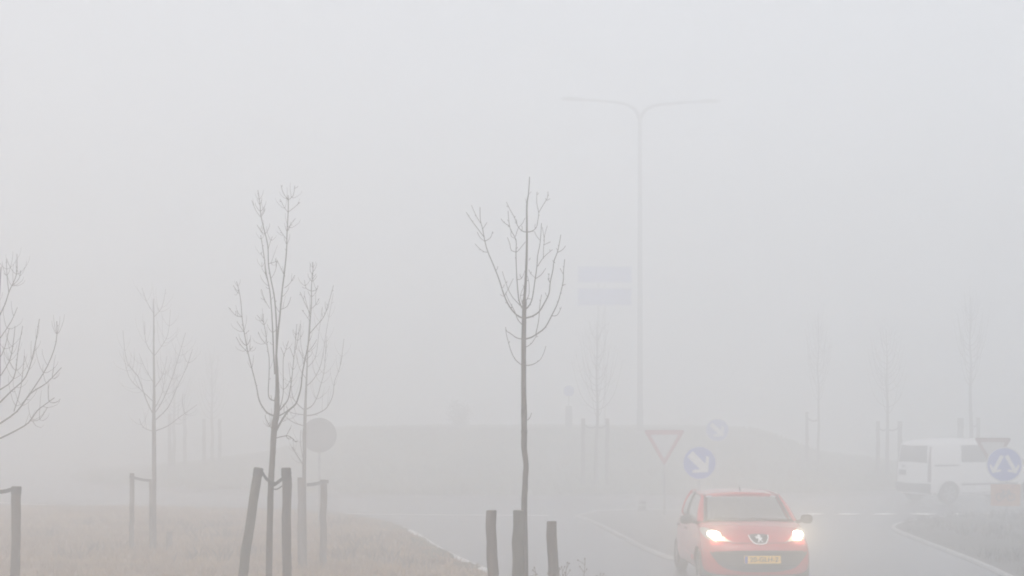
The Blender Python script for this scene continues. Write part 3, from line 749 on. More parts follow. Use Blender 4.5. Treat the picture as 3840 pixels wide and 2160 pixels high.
# blue arrow sign
D2 = 38.6
base = Vector(((2623 - 1920) / F * D2, D2, .05)); root = empty('keep_right_sign', base, R(-3), 'round blue sign with a white arrow pointing down right, directly above the car', 'road sign', 'round blue signs')
zc = at(2623, 1736, D2).z - base.z
pole(root, -.1, zc + .3, .03, y=.05); o = disc_plate(root, zc, .415, 0, M_blue)
mark(o, swept(-.01, -.0 + zc, R(-45), .62, .19, .48, .26, .05), -.007, M_swhite)
# far blue sign on the mound
D3 = 54
x3 = (2690 - 1920) / F * D3; zb3 = mz(2690, D3)
root = empty('keep_right_sign', (x3, D3, zb3), R(-3), 'faint round blue sign in the fog, above and right of the nearer blue arrow sign', 'road sign', 'round blue signs')
zc = at(2690, 1613, D3).z - zb3
pole(root, -.1, zc + .3, .035, y=.05); o = disc_plate(root, zc, .40, 0, M_blue)
mark(o, swept(0, zc, R(-45), .58, .15, .42, .24, .05), -.007, M_swhite)
# grey back of a round sign on the left
D4 = 38.2
base = Vector(((1197 - 1920) / F * D4, D4, .10)); root = empty('round_sign', base, R(4), 'dark grey back of a large round sign behind the saplings on the left', 'road sign')
zc = at(1197, 1632, D4).z - base.z
pole(root, -.1, zc - .05, .03, y=.05); disc_plate(root, zc, .415, 0, None)
mb = MB(); mb.box(-.30, .30, .021, .045, zc - .02, zc + .02); mb.build('bracket', M_galv, root)
# sign group at the right edge
D5 = 36.6
base = Vector(((3775 - 1920) / F * D5, D5, .06)); root = empty('give_way_sign', base, R(-16), 'post with a blue double arrow disc, give way triangle and orange board', 'road sign')
zc = at(3765, 1742, D5).z - base.z; zt = at(3727, 1642, D5).z - base.z
pole(root, -.1, zc + .4, .03, y=.06)
o = disc_plate(root, zc, .405, 0, M_blue, x=-.05)
for sg_, an in ((-1, -118), (1, -62)):
    mark(o, swept(-.05 + sg_ * .155, zc + .00, R(an), .46, .085, .24, .15, .02), -.007, M_swhite)
yield_plate(root, zt, .84, .10, x=-.30, m=M_redold)
mb = MB(); mb.box(-.35, .30, 0, .02, zc - .95, zc - .45); bd = mb.build('orange_board', M_orange, root)
def bicycle(cx, cz, s, parent, y):
    mb = MB()
    def ringp(x, z, r): return [(x + r * math.cos(a * math.pi / 10), y, z + r * math.sin(a * math.pi / 10)) for a in range(21)]
    w = .012
    mb.tube(ringp(cx - s * .55, cz - s * .2, s * .36), w, 4); mb.tube(ringp(cx + s * .55, cz - s * .2, s * .36), w, 4)
    q = {'r': (cx - s * .55, y, cz - s * .2), 'f': (cx + s * .55, y, cz - s * .2), 'b': (cx - s * .05, y, cz - s * .2), 's': (cx - s * .2, y, cz + s * .38), 'h': (cx + s * .4, y, cz + s * .4)}
    for a_, b_ in (('r', 'b'), ('r', 's'), ('b', 's'), ('b', 'h'), ('s', 'h'), ('h', 'f')): mb.tube([q[a_], q[b_]], w, 4)
    mb.tube([(cx - s * .32, y, cz + s * .45), (cx - s * .1, y, cz + s * .45)], w, 4); mb.tube([(cx + s * .4, y, cz + s * .4), (cx + s * .36, y, cz + s * .55), (cx + s * .22, y, cz + s * .55)], w, 4)
    return mb.build('bicycle_symbol', M_black, parent)
bicycle(-.03, zc - .70, .22, bd, -.004)
# direction sign far behind
D6 = 70
x6 = (2262 - 1920) / F * D6; zb6 = mz(2262, D6); root = empty('direction_sign', (x6, D6, zb6), 0, 'faint large blue direction sign of two panels on twin posts, left of the lamp post', 'road sign')
def zz(py, D): return CAMH - (py - HZ) / F * D
for px in (2244, 2268): pole(root, -.1, zz(1000, D6) - zb6, .05, x=(px - 2262) / F * D6, y=.08)
for y0, y1, x0, x1 in ((998, 1060, 2166, 2370), (1080, 1146, 2166, 2370)):
    mb = MB(); mb.box((x0 - 2262) / F * D6, (x1 - 2262) / F * D6, 0, .03, zz(y1, D6) - zb6, zz(y0, D6) - zb6); o = mb.build('panel', M_blue, root)
    x0_, x1_, a_, c_ = (x0 - 2262) / F * D6, (x1 - 2262) / F * D6, zz(y1, D6) - zb6, zz(y0, D6) - zb6
    mb = MB()
    for q in ((x0_ + .02, x1_ - .02, c_ - .045, c_ - .02), (x0_ + .02, x1_ - .02, a_ + .02, a_ + .045), (x0_ + .02, x0_ + .045, a_ + .046, c_ - .046), (x1_ - .045, x1_ - .02, a_ + .046, c_ - .046)):
        mb.box(q[0], q[1], -.003, -.0005, q[2], q[3])
    mb.build('border', M_swhite, o)
# sign bollard on top of the mound
D7 = 62
x7 = (2133 - 1920) / F * D7; zb7 = mz(2133, D7); root = empty('sign_bollard', (x7, D7, zb7), 0, 'faint grey bollard with a small round blue sign on top of the mound', 'bollard')
mb = MB(); hh = zz(1522, D7) - zb7; mb.tube([(0, 0, -.1), (0, 0, hh * .5), (0, 0, hh - .03), (0, 0, hh)], [.15, .14, .13, .10], 16); mb.build('body', M_dark, root, True)
pole(root, hh, zz(1480, D7) - zb7, .03); disc_plate(root, zz(1466, D7) - zb7, .22, -.04, M_blue)
# dark block on the island
x, y = gnd(2408, 1922)
root = empty('kerb_bollard', (x, y, .05), 0, 'squat dark bollard on the traffic island left of the give way post', 'bollard')
mb = MB(); mb.tube([(0, 0, -.05), (0, 0, .03), (0, 0, .04), (0, 0, .22), (0, 0, .25)], [.13, .13, .095, .10, .085], 14); mb.build('body', M_dark, root)
mb = MB(); mb.tube([(0, 0, .13), (0, 0, .17)], .104, 14); mb.build('reflector_band', M_galv, root)

# lamp post on the mound
D8 = 62
x8 = (2400 - 1920) / F * D8; zb8 = mz(2400, D8); root = empty('street_lamp', (x8, D8, zb8), 0, 'tall grey lamp post with two long arms spread like a T', 'street lamp')
mb = MB(); ht = zz(440, D8) - zb8
mb.tube([(0, 0, -.2), (0, 0, .8), (0, 0, .82), (0, 0, ht)], [.135, .13, .115, .075], 16); mb.build('mast', M_mast, root, True)
def q8(px, py): return Vector(((px - 2400) / F * D8, 0, zz(py, D8) - zb8))
for pts, hd in (([(2400, 452), (2386, 418), (2355, 394), (2310, 384), (2250, 378), (2190, 374)], [(2196, 374), (2140, 371), (2104, 371)]), ([(2400, 452), (2414, 420), (2448, 398), (2500, 390), (2560, 385), (2625, 381)], [(2618, 382), (2660, 380), (2698, 380)])):
    P = smooth_pts([q8(*p_) for p_ in pts], 4); mb = MB(); mb.tube(P, [.072 - .024 * i / len(P) for i in range(len(P))], 8); a_ = mb.build('arm', M_arm, root, True)
    H = [q8(*p_) for p_ in hd]; mb = MB()
    P = smooth_pts(H, 4); n = len(P); v = []; f = []
    for i, p_ in enumerate(P):
        w = .17 * math.sin(math.pi * (0.12 + 0.78 * i / (n - 1))); h_ = .085 * math.sin(math.pi * (0.15 + 0.7 * i / (n - 1)))
        for k in range(10):
            t_ = 2 * math.pi * k / 10; v.append(p_ + Vector((0, w * math.cos(t_), h_ * math.sin(t_) * (1.1 if math.sin(t_) > 0 else .9))))
        if i:
            for k in range(10): f.append(((i - 1) * 10 + k, (i - 1) * 10 + (k + 1) % 10, i * 10 + (k + 1) % 10, i * 10 + k))
    f += [tuple(range(9, -1, -1)), tuple(range((n - 1) * 10, n * 10))]
    mb.add(v, f); fixn(mb.build('lamp_head', M_lamp, a_, True))

# shrub on the mound
D9 = 66
g = random.Random(5); x9 = (1725 - 1920) / F * D9; zb9 = mz(1725, D9)
root = empty('shrub', (x9, D9, zb9), 0, 'dim dark shrub on top of the mound left of the middle sapling', 'shrub')
st = MB(); lf = MB()
for k in range(22):
    a_ = g.uniform(0, 6.28); L = g.uniform(.5, 1.25); sp = g.uniform(.1, .55)
    P = smooth_pts([Vector((0, 0, -.05)), Vector((math.cos(a_) * sp * .5, math.sin(a_) * sp * .5, L * .55)), Vector((math.cos(a_) * sp, math.sin(a_) * sp, L))], 4); st.tube(P, .008, 4)
    for _ in range(70):
        p_ = P[g.randrange(2, len(P))] + Vector((g.gauss(0, .12), g.gauss(0, .12), g.gauss(0, .10))); d_ = Vector((g.gauss(0, 1), g.gauss(0, 1), g.gauss(0, 1))).normalized() * .05; e_ = d_.orthogonal().normalized() * .018
        lf.add([p_ - d_, p_ + e_, p_ + d_, p_ - e_], [(0, 1, 2, 3)])
st.build('stems', M_twig, root); lf.build('foliage', M_leafy, root)

# ------------------------------------------------------------------ vehicles
def loft(stations, section, bow, name, material, parent, caps=(1, 1), sub=2):
    """rings along y, ends closed by shrinking rings"""
    S = list(stations); rings = []
    def ringof(y, prof, sc=1.0, zc=0.0):
        half = prof; full = [(x, z) for x, z in half] + [(-x, z) for x, z in reversed(half[1:-1])]
        return [Vector((x * sc, 0, zc + (z - zc) * sc)) for x, z in full], y
    for st_ in S: rings.append(ringof(st_[0], section(*st_[1:])))
    def endcap(r, y, dy):
        zc = sum(v.z for v in r) / len(r); out = []
        for sc, k in ((.72, .5), (.42, .85), (.15, 1.0)): out.append(([Vector((v.x * sc, 0, zc + (v.z - zc) * sc)) for v in r], y + dy * k))
        return out
    f0 = endcap(rings[0][0], rings[0][1], -.012); f1 = endcap(rings[-1][0], rings[-1][1], .012)
    allr = list(reversed(f0)) + rings + f1
    mb = MB(); n = len(allr[0][0]); v = []; f = []
    for r, y in allr:
        for p_ in r: v.append((p_.x, y + bow(p_.x, y, p_.z), p_.z))
    for i in range(len(allr) - 1):
        for k in range(n): f.append((i * n + k, i * n + (k + 1) % n, (i + 1) * n + (k + 1) % n, (i + 1) * n + k))
    f += [tuple(range(n)), tuple(range((len(allr) - 1) * n, len(allr) * n))]
    mb.add(v, f); o = mb.build(name, material, parent, True); fixn(o)
    md = o.modifiers.new('s', 'SUBSURF'); md.levels = md.render_levels = sub
    return bake(o)
def cut_arches(o, centres, r, x0, x1, m):
    mb = MB()
    for (y, z) in centres:
        for s in (-1, 1):
            n = 36; P = [(s * x0, y + r * math.cos(2 * math.pi * k / n), z + r * math.sin(2 * math.pi * k / n)) for k in range(n)] + [(s * x1, y + r * math.cos(2 * math.pi * k / n), z + r * math.sin(2 * math.pi * k / n)) for k in range(n)]
            mb.add(P, [tuple(range(n)), tuple(range(2 * n - 1, n - 1, -1))] + [(k, (k + 1) % n, (k + 1) % n + n, k + n) for k in range(n)])
    c = mb.build('cutter', m); fixn(c)
    o.data.materials.append(m)
    md = o.modifiers.new('b', 'BOOLEAN'); md.object = c; md.operation = 'DIFFERENCE'; md.solver = 'EXACT'
    try: md.material_mode = 'TRANSFER'
    except Exception: pass
    par = o.parent; mw = o.matrix_world.copy(); c.matrix_world = Matrix(); o.parent = None
    bake(o); o.parent = par
    bpy.data.objects.remove(c)
    for p_ in o.data.polygons: p_.use_smooth = True
    md = o.modifiers.new('e', 'EDGE_SPLIT'); md.split_angle = R(40)
    return o
def wheel(parent, x, y, r, w, spokes=8, cover=True):
    t_ = MB(); n = 32; s = 1 if x > 0 else -1
    prof = [(-.5, .72), (-.5, .90), (-.42, .98), (-.25, 1.0), (.25, 1.0), (.42, .98), (.5, .90), (.5, .66)]
    v = []; f = []
    for i in range(n):
        a_ = 2 * math.pi * i / n
        for (u, q) in prof: v.append((u * w * s, math.cos(a_) * r * q, math.sin(a_) * r * q))
    m_ = len(prof)
    for i in range(n):
        for k in range(m_ - 1): f.append((i * m_ + k, i * m_ + k + 1, ((i + 1) % n) * m_ + k + 1, ((i + 1) % n) * m_ + k))
    t_.add(v, f); o = t_.build('wheel', M_tyre, parent, True, loc=(x, y, r)); fixn(o)
    h = MB(); rr = r * .66
    def ringpt(q, u): return [(u * s * w, math.cos(2 * math.pi * i / n) * q, math.sin(2 * math.pi * i / n) * q) for i in range(n)]
    v = ringpt(rr, .42) + ringpt(rr * .92, .34) + ringpt(rr * .3, .38) + ringpt(rr * .22, .41); f = []
    for k in range(3):
        for i in range(n):
            if k == 1 and (i * spokes * 2 // n) % 2 == 0 : continue
            f.append((k * n + i, k * n + (i + 1) % n, (k + 1) * n + (i + 1) % n, (k + 1) * n + i))
    f.append(tuple(3 * n + i for i in range(n)))
    h.add(v, f); h.build('rim', M_rim, o)
    d_ = MB(); v = ringpt(rr * .98, .30); d_.add(v, [tuple(range(n))]); d_.build('brake_disc', M_black, o)
    return o
def text_mesh(body, size, m, parent, loc, rot, name='lettering', sx=1.0):
    cu = bpy.data.curves.new('t', 'FONT'); cu.body = body; cu.size = size; cu.align_x = 'CENTER'; cu.align_y = 'CENTER'; cu.extrude = .0008
    cu.offset = 0.0016
    to = bpy.data.objects.new('t', cu); COL.objects.link(to)
    dg = bpy.context.evaluated_depsgraph_get(); dg.update(); me = bpy.data.meshes.new_from_object(to.evaluated_get(dg)); bpy.data.objects.remove(to)
    me.materials.clear(); me.materials.append(m)
    o = bpy.data.objects.new(name, me); COL.objects.link(o); o.parent = parent; o.location = loc; o.rotation_euler = rot; o.scale = (sx, 1, 1)
    return o
def lerp(a_, b_, t_): return a_ + (b_ - a_) * t_

# ---------------- red hatchback
CY = R(2.6); cx0, cy0 = 3.765, 24.2
car = empty('hatchback_car', (cx0 - math.sin(CY) * 1.715, cy0 + math.cos(CY) * 1.715, 0.008), CY, 'small red hatchback with lit headlights driving towards the viewer', 'car')
def csec(w, zb, zt, cr):
    h = zt - zb
    return [(0, zb), (.55 * w, zb), (.90 * w, zb + .015), (.985 * w, zb + .10), (w, zb + .36 * h), (.99 * w, zb + .68 * h), (.945 * w, zt - .05), (.84 * w, zt - .005), (.45 * w, zt + cr * .75), (0, zt + cr)]
cst = [(-1.705, .66, .24, .60, .005), (-1.685, .74, .20, .665, .012), (-1.62, .785, .18, .72, .02), (-1.48, .805, .17, .80, .03), (-1.28, .815, .17, .885, .035), (-1.05, .82, .17, .935, .035), (-.85, .82, .17, .965, .02), (-.4, .82, .17, .975, 0), (.4, .82, .17, .985, 0), (1.05, .82, .17, 1.0, 0), (1.42, .79, .20, 1.0, 0), (1.60, .74, .24, .99, 0), (1.68, .66, .30, .93, 0)]
def cbow(x, y, z):
    u = abs(x) / .82
    if y < -.7: return .26 * u ** 2.4 * min(1, (-.7 - y) / .75) 
    if y > 1.1: return -.14 * u ** 2.2 * min(1, (y - 1.1) / .5)
    return 0
body = loft(cst, csec, cbow, 'body', M_paint, car)
cut_arches(body, [(-1.03, .285), (1.31, .285)], .315, .50, 1.2, M_black)
bvh = BVHTree.FromPolygons([v.co.copy() for v in body.data.vertices], [tuple(p_.vertices) for p_ in body.data.polygons])
for x in (-.71, .71):
    for y in (-1.03, 1.31): wheel(car, x, y, .282, .165)
def sm2(pts, k=4):
    P = smooth_pts([(x, z, 0) for x, z in pts + [pts[0]]], k)[:-1]; return [(p_.x, p_.y) for p_ in P]
# lower grille with slats
grl = patch(bvh, sm2([(-.70, .555), (-.35, .578), (0, .585), (.35, .578), (.70, .555), (.655, .46), (.52, .32), (.28, .265), (0, .258), (-.28, .265), (-.52, .32), (-.655, .46)], 3), 'grille', M_dark, car, off=.004, deep=.03)
for z in (.305, .345, .535):
    w = .42 if z < .33 else (.54 if z < .5 else .66); P = []
    for k in range(17):
        x = -w + 2 * w * k / 16; h_ = bvh.ray_cast(Vector((x, -6, z)), Vector((0, 1, 0))); P.append(h_[0] + Vector((0, -.012, 0)))
    mb = MB(); mb.tube(P, .008, 5); mb.build('slat', M_black, grl)
for x in (-.30, .30): pass
# bonnet shut line and bumper line
for z, w in ((.692, .40),):
    P = []
    for k in range(21):
        x = -w + 2 * w * k / 20; h_ = bvh.ray_cast(Vector((x, -6, z)), Vector((0, 1, 0))); P.append(h_[0] + Vector((0, -.001, 0)))
    mb = MB(); mb.tube(P, .0045, 5); mb.build('bonnet_gap', M_black, car)
# headlights
for s in (-1, 1):
    out = [(s * x, z) for x, z in [(.375, .700), (.47, .712), (.60, .718), (.70, .735), (.755, .79), (.765, .86), (.72, .892), (.62, .865), (.52, .80), (.44, .74)]]
    hl = patch(bvh, sm2(out, 3), 'headlight', M_lens, car, off=.013, deep=.02, step=.02)
    mb = MB()
    c_ = bvh.ray_cast(Vector((s * .615, -6, .805)), Vector((0, 1, 0)))[0]
    patch(bvh, [(s * .615 + .088 * math.cos(a_ * math.pi / 14), .803 + .052 * math.sin(a_ * math.pi / 14)) for a_ in range(28)], 'lit_bulb', M_bulb, hl, off=.020, deep=-.012, step=.02)
    L = bpy.data.lights.new('headlight_beam', 'SPOT'); L.energy = 105; L.color = (1.0, .75, .44); L.spot_size = R(150); L.spot_blend = 1.0; L.shadow_soft_size = .06
    lo = bpy.data.objects.new('headlight_beam', L); COL.objects.link(lo); lo.parent = car; lo.location = (c_.x, c_.y - .07, c_.z); lo.rotation_euler = (R(-86), 0, 0)
# badge: dark shield, bright U rim and rampant lion
bz = [(-.135, .80), (-.10, .815), (0, .822), (.10, .815), (.135, .80), (.115, .735), (.075, .695), (0, .688), (-.075, .695), (-.115, .735)]
bd = patch(bvh, sm2(bz, 3), 'badge', M_black, car, off=.006, deep=.02)
P = []
for x, z in smooth_pts([(-.142, .805, 0), (-.128, .755, 0), (-.095, .705, 0), (-.06, .685, 0), (0, .680, 0), (.06, .685, 0), (.095, .705, 0), (.128, .755, 0), (.142, .805, 0)], 3) and [(p_.x, p_.y) for p_ in smooth_pts([(-.142, .805, 0), (-.128, .755, 0), (-.095, .705, 0), (-.06, .685, 0), (0, .680, 0), (.06, .685, 0), (.095, .705, 0), (.128, .755, 0), (.142, .805, 0)], 3)]:
    h_ = bvh.ray_cast(Vector((x, -6, z)), Vector((0, 1, 0))); P.append(h_[0] + Vector((0, -.010, 0)))
mb = MB(); mb.tube(P, .0085, 6); mb.build('badge_rim', M_silver, bd)
lion = [(-.012, .806), (.012, .812), (.026, .802), (.030, .790), (.016, .784), (.020, .772), (.046, .768), (.050, .758), (.026, .752), (.024, .742), (.034, .728), (.046, .712), (.040, .702), (.030, .712), (.012, .734), (-.002, .724), (-.020, .704), (-.034, .702), (-.030, .714), (-.014, .734), (-.010, .752), (-.018, .764), (-.038, .756), (-.052, .764), (-.034, .772), (-.058, .784), (-.046, .794), (-.022, .784)]
patch(bvh, lion, 'badge_emblem', M_silver, bd, off=.014, deep=.004, step=.012, smooth=False)
# number plate
pz, pxc = .448, .022
h_ = bvh.ray_cast(Vector((pxc, -6, pz)), Vector((0, 1, 0)))[0]; py_ = h_.y - .026
mb = MB(); mb.box(pxc - .26, pxc + .26, py_, py_ + .05, pz - .058, pz + .058); pl = mb.build('number_plate', M_plate, car)
mb = MB(); mb.box(pxc - .258, pxc - .218, py_ - .0015, py_ - .0003, pz - .055, pz + .055); mb.build('blue_band', M_eu, pl)
text_mesh('20-GLH-2', .098, M_black, pl, (pxc + .02, py_ - .001, pz), (R(90), 0, 0), 'plate_lettering', sx=1.02)
# greenhouse
def ws(u, v):
    u = u * 2 - 1; return (u * lerp(.685, .575, v), lerp(-.90, -.16, v) + u * u * lerp(.20, .09, v), lerp(.955, 1.362, v) - u * u * .018 * v)
def wsl(u, v, s=1):
    p_ = ws(u, v); return p_
mb = MB(); mb.grid(lambda u, v: ws(lerp(.035, .965, u), lerp(.03, .965, v)), 16, 10); solidify(mb.build('windscreen', M_glass, car, True), .004)
def roof(u, v):
    q = u * 2 - 1; y = lerp(-.175, 1.33, v) + q * q * lerp(.09, -.06, v); w = lerp(.578, .555, v)
    z = 1.362 + .062 * math.sin(math.pi * min(1, .16 + .72 * v)) - .030 * math.sin(math.pi * .16) - abs(q) ** 2.6 * .058
    if v == 0: z -= .004
    return (q * w, y, z)
mb = MB(); mb.grid(roof, 16, 14); rf = solidify(mb.build('roof', M_paint, car, True), .03)
def rw(u, v):
    q = u * 2 - 1; return (q * lerp(.66, .53, v), lerp(1.60, 1.33, v) - q * q * .06, lerp(1.0, 1.372, v) - q * q * .02 * v)
mb = MB(); mb.grid(lambda u, v: rw(lerp(.06, .94, u), lerp(.08, .95, v)), 10, 6); solidify(mb.build('rear_window', M_glass, car, True), .004)
for s in (-1, 1):
    def side(u, v, s=s):
        # u along the car, v upwards; leans inward and bulges
        b_ = Vector((.750 - .085 * max(0, (u - .70) / .30) ** 1.6, lerp(-.70, 1.44, u), lerp(.945, .985, u))); t_ = Vector((.575, lerp(-.07, 1.27, u), lerp(1.335, 1.345, u) + .03 * math.sin(math.pi * u)))
        p_ = b_.lerp(t_, v); return (s * (p_.x + .03 * math.sin(math.pi * v)), p_.y, p_.z)
    def strip(u0, u1, v0, v1, name, m, nu=6, nv=8, th=.03):
        mb = MB(); mb.grid(lambda u, v: side(lerp(u0(v), u1(v), u), lerp(v0, v1, v)), nu, nv); return solidify(mb.build(name, m, car, True), th, 0)
    c0 = lambda q: (lambda v: q)
    strip(c0(.045), c0(.47), .06, .93, 'side_window', M_glass, 8, 8, .004)
    strip(c0(.47), c0(.515), .02, .98, 'door_pillar', M_black, 3); strip(c0(.515), c0(.80), .06, .93, 'side_window', M_glass, 8, 8, .004)
    strip(c0(.80), c0(1.0), 0, 1, 'rear_pillar', M_paint, 4); strip(c0(.045), c0(.80), .93, 1.0, 'window_frame', M_paint, 10, 2, .025)
    P = [Vector(ws(.5 + s * .482, k / 10)) + Vector((0, -.012, .006)) for k in range(11)]
    mb = MB(); mb.tube(P, .011, 5); mb.build('windscreen_seal', M_black, car)
    P = [Vector(ws(.5 + s * .5, k / 10)) for k in range(11)]
    def apil(u, v, s=s):
        a_ = Vector(ws(.5 + s * .478, v)); e_ = Vector(side(.05, v)); p_ = a_.lerp(e_, u); b = .022 * math.sin(math.pi * u)
        return (p_.x + s * b, p_.y - b, p_.z + b * .5)
    mb = MB(); mb.grid(apil, 6, 10); solidify(mb.build('front_pillar', M_paint, car, True), .012, 0)
    def cpil(u, v, s=s):
        a_ = Vector(side(.995, v)); e_ = Vector(rw(.5 + s * .44, v)); p_ = a_.lerp(e_, u); b = .03 * math.sin(math.pi * u)
        return (p_.x + s * b, p_.y + b, p_.z)
    mb = MB(); mb.grid(cpil, 5, 8); solidify(mb.build('tailgate_pillar', M_paint, car, True), .012, 0)
    # door mirror
    mb = MB(); v = []; f = []; n1, n2 = 10, 14
    for i in range(n1 + 1):
        th = math.pi * i / n1
        for k in range(n2):
            ph = 2 * math.pi * k / n2; sx_, sy_, sz_ = math.sin(th) * math.cos(ph), math.sin(th) * math.sin(ph), math.cos(th)
            e_ = .8; f_ = lambda q, e_=e_: math.copysign(abs(q) ** e_, q)
            v.append((s * (.905 + .095 * f_(sx_) + .012 * sz_), -.60 + .065 * f_(sy_) + (.03 if sx_ * 1 > 0 else 0) * sx_, .985 + .072 * f_(sz_) - .015 * sx_))
    for i in range(n1):
        for k in range(n2): f.append((i * n2 + k, i * n2 + (k + 1) % n2, (i + 1) * n2 + (k + 1) % n2, (i + 1) * n2 + k))
    mb.add(v, f); mi = fixn(mb.build('door_mirror', M_dark, car, True))
    mb = MB(); mb.tube([(s * .74, -.57, .935), (s * .79, -.58, .945), (s * .86, -.59, .965)], [.035, .03, .028], 8); mb.build('mirror_stalk', M_black, mi, True)
    # side trim: door handle, rubbing strip, sill
    ax = (-s, 0, 0)
    for y in (.15, .98): patch(bvh, sm2([(y, .80), (y + .06, .815), (y + .12, .80), (y + .12, .775), (y, .775)], 2), 'door_handle', M_black, car, axis=ax, off=.02, deep=.01)
    patch(bvh, [(-.66, .255), (.95, .255), (.95, .21), (-.66, .21)], 'sill_trim', M_dark, car, axis=ax, off=.012, deep=.02, step=.1)
    patch(bvh, [(-.56, .425), (.92, .445), (.92, .375), (-.56, .355)], 'side_moulding', M_paint, car, axis=ax, off=.016, deep=.02, step=.1)
    for y in (-.60, .42, .945):
        patch(bvh, [(y, .93), (y + .008, .93), (y + .008, .28), (y, .28)], 'door_gap', M_black, car, axis=ax, off=.002, deep=.004, step=.1, smooth=False)
    patch(bvh, sm2([(-.84, .735), (-.80, .745), (-.76, .735), (-.80, .722)], 2), 'side_repeater', M_orange, car, axis=ax, off=.008, deep=.01)
# wipers, antenna, cowl, dashboard, seats
mb = MB(); mb.grid(lambda u, v: tuple(Vector(ws(u, lerp(-.06, .065, v))) + Vector((0, -.006, .006))), 12, 3); solidify(mb.build('cowl', mat('matt_cowl', (.018, .018, .019), 1.0), car, True), .012)
MATS['matt_cowl'].node_tree.nodes['Principled BSDF'].inputs['Specular IOR Level'].default_value = 0.05
mb = MB(); mb.grid(lambda u, v: rw(lerp(.05, .95, u), lerp(-.10, .09, v)), 10, 2); solidify(mb.build('tailgate', M_paint, car, True), .012, 0)
for u0, u1 in ((.12, .56), (.50, .92)):
    P = [Vector(ws(lerp(u0, u1, k / 10), .035 + .075 * math.sin(math.pi * .5 * (1 - k / 10)) + .01)) + Vector((0, -.016, .012)) for k in range(11)]
    mb = MB(); mb.tube(P, .009, 5); mb.build('wiper', M_black, car)
mb = MB(); mb.tube([(0, -.05, 1.40), (0, -.04, 1.425), (0, .05, 1.47)], [.016, .012, .004], 8); mb.build('aerial', M_black, car)
mb = MB()
mb.tube([(-.66, -.50, .84), (-.3, -.60, .87), (0, -.62, .875), (.3, -.60, .87), (.66, -.50, .84)], .10, 10); mb.build('dashboard', M_black, car, True)
mb = MB(); P = [(.33 + .17 * math.cos(a_ * math.pi / 12), -.38 + .07 * math.sin(a_ * math.pi / 12), .93 + .15 * math.sin(a_ * math.pi / 12)) for a_ in range(25)]; mb.tube(P, .014, 6); mb.build('steering_wheel', M_black, car, True)
for x in (-.33, .33):
    mb = MB(); mb.tube([(x, -.02, .62), (x, .10, .80), (x, .20, 1.02), (x, .22, 1.10)], [.20, .22, .20, .15], 10); se = mb.build('seat', M_seat, car, True)
    mb = MB(); mb.tube([(x - .11, .24, 1.19), (x, .23, 1.20), (x + .11, .24, 1.19)], [.045, .06, .045], 8); mb.build('headrest', M_seat, se, True)
mb = MB(); mb.tube([(-.08, -.13, 1.315), (0, -.14, 1.32), (.08, -.13, 1.315)], [.018, .028, .018], 8); mb.build('rear_view_mirror', M_black, car, True)

car.scale = (1.06, 1, 1)

# ---------------- white van
VY = R(111)
van = empty('white_van', (13.46, 46.80, 0.008), VY, 'white van with dark windows seen from its rear corner at the right edge', 'van')
def vsec(w, zb, zt, cr):
    P = [(0, zb), (.7 * w, zb), (.94 * w, zb + .02), (.99 * w, zb + .14), (w, .70), (.985 * w, 1.02), (.94 * w, 1.34), (.875 * w, 1.66), (.74 * w, 1.76), (0, 1.80)]
    k = (zt - .62) / (1.80 - .62)
    return [(x, z if z < .66 else .62 + (z - .62) * k + (cr if x == 0 else 0)) for x, z in P]
vst = [(-2.03, .70, .30, .66, 0), (-1.98, .78, .24, .82, 0), (-1.80, .83, .22, .93, .02), (-1.30, .86, .22, 1.07, .03), (-1.05, .86, .22, 1.14, .03), (-.62, .86, .22, 1.60, .02), (-.38, .86, .22, 1.77, .02), (0, .86, .22, 1.82, .02), (.9, .86, .22, 1.83, .02), (1.75, .86, .22, 1.80, .02), (1.98, .85, .26, 1.76, .01), (2.04, .81, .30, 1.68, 0)]
def vbow(x, y, z):
    u = abs(x) / .86
    if y < -1: return .28 * u ** 2.4 * min(1, (-1 - y) / .8)
    if y > 1.6: return -.05 * u ** 3 - max(0, z - .95) * .10
    return 0
vb = loft(vst, vsec, vbow, 'body', M_vpaint, van)
cut_arches(vb, [(-1.30, .31), (1.39, .31)], .345, .55, 1.2, M_black)
vbvh = BVHTree.FromPolygons([v.co.copy() for v in vb.data.vertices], [tuple(p_.vertices) for p_ in vb.data.polygons])
for x in (-.76, .76):
    for y in (-1.30, 1.39): wheel(van, x, y, .31, .18, 6)
B = (0, -1, 0)
patch(vbvh, sm2([(-.66, 1.14), (.66, 1.14), (.66, 1.20), (.615, 1.60), (.56, 1.63), (-.56, 1.63), (-.615, 1.60), (-.66, 1.20)], 1), 'rear_window', M_vglass, van, axis=B, off=.006)
for s in (-1, 1):
    patch(vbvh, [(s * .72, .62), (s * .815, .62), (s * .815, .9), (s * .79, 1.16), (s * .735, 1.60), (s * .69, 1.60), (s * .715, 1.16), (s * .72, .9)], 'tail_light', M_tail, van, axis=B, off=.016, step=.025)
patch(vbvh, [(-.77, .30), (.77, .30), (.81, .50), (.80, .58), (-.80, .58), (-.81, .50)], 'rear_bumper', M_dark, van, axis=B, off=.05, deep=.03, step=.05)
patch(vbvh, [(-.003, .6), (.004, .6), (.004, 1.70), (-.003, 1.70)], 'door_gap', M_dark, van, axis=B, off=.006, step=.02, smooth=False)
patch(vbvh, [(.24, .78), (.62, .78), (.62, .93), (.24, .93)], 'plate_recess', M_dark, van, axis=B, off=.01, step=.1, smooth=False)
patch(vbvh, sm2([(.28, .98), (.37, 1.0), (.46, .98), (.46, 1.06), (.37, 1.07), (.28, 1.06)], 2), 'rear_badge', M_rim, van, axis=B, off=.012)
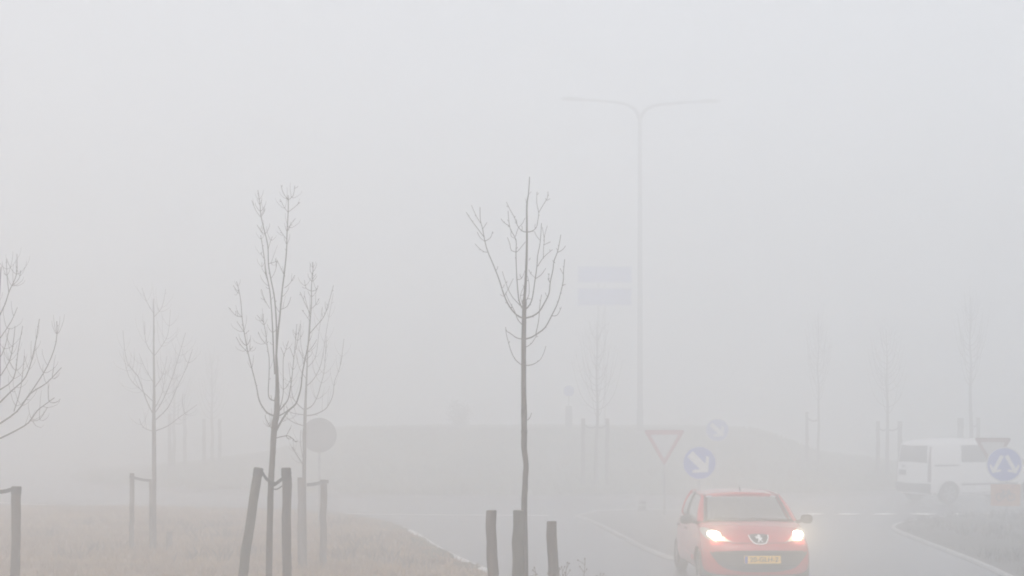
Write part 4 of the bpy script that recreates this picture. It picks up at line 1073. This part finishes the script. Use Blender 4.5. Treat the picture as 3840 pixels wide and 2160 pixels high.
for s in (-1, 1):
    ax = (-s, 0, 0)
    patch(vbvh, sm2([(.02, 1.16), (.96, 1.16), (.98, 1.20), (.95, 1.60), (.90, 1.63), (.06, 1.63), (.02, 1.60)], 1), 'side_window', M_vglass, van, axis=ax, off=.004)
    patch(vbvh, sm2([(-.88, 1.14), (-.08, 1.16), (-.08, 1.60), (-.12, 1.63), (-.42, 1.62)], 1), 'side_window', M_vglass, van, axis=ax, off=.004)
    patch(vbvh, [(1.06, 1.055), (1.86, 1.055), (1.86, 1.10), (1.06, 1.10)], 'door_rail', M_black, van, axis=ax, off=.014, step=.04)
    for y in (-.05, 1.02):
        patch(vbvh, [(y, .36), (y + .012, .36), (y + .012, 1.66), (y, 1.66)], 'door_gap', M_dark, van, axis=ax, off=.006, step=.03, smooth=False)
    patch(vbvh, [(-.88, .52), (1.0, .52), (1.0, .575), (-.88, .575)], 'side_moulding', M_dark, van, axis=ax, off=.012, step=.1)
    patch(vbvh, sm2([(-.20, .93), (-.12, .94), (-.10, .90), (-.22, .89)], 2), 'door_handle', M_black, van, axis=ax, off=.015)
    patch(vbvh, [(-.93, .24), (1.03, .24), (1.03, .31), (-.93, .31)], 'sill_trim', M_dark, van, axis=ax, off=.01, step=.1)
patch(vbvh, sm2([(-.68, 1.18), (.68, 1.18), (.60, 1.60), (-.60, 1.60)], 1), 'windscreen', M_vglass, van, off=.004)
for s in (-1, 1):
    mb = MB(); mb.tube([(s * .80, -.92, 1.10), (s * .92, -.93, 1.14), (s * 1.02, -.92, 1.15)], [.05, .10, .085], 10); mb.build('door_mirror', M_dark, van, True)
    patch(vbvh, sm2([(s * .46, .74), (s * .72, .76), (s * .74, .90), (s * .60, .88)], 2), 'headlight', M_lens, van, off=.008)

van.scale = (1.03, 1.03, 1.03)

# ------------------------------------------------------------------ haze
hm = bpy.data.materials.new('haze'); hm.use_nodes = True; t_ = hm.node_tree
for n in list(t_.nodes): t_.nodes.remove(n)
ho = t_.nodes.new('ShaderNodeOutputMaterial'); hv = t_.nodes.new('ShaderNodeVolumePrincipled')
hv.inputs['Color'].default_value = (.959, .973, .988, 1); hv.inputs['Density'].default_value = HAZE_DENSITY; hv.inputs['Anisotropy'].default_value = 0.25
hv.inputs['Density Attribute'].default_value = ''
t_.links.new(hv.outputs[0], ho.inputs['Volume'])
try: hm.cycles.homogeneous_volume = True
except Exception: pass
mb = MB(); mb.box(-420, 420, -80, 440, -1.2, 15.0)
tag(fixn(mb.build('haze', hm)), kind='stuff')
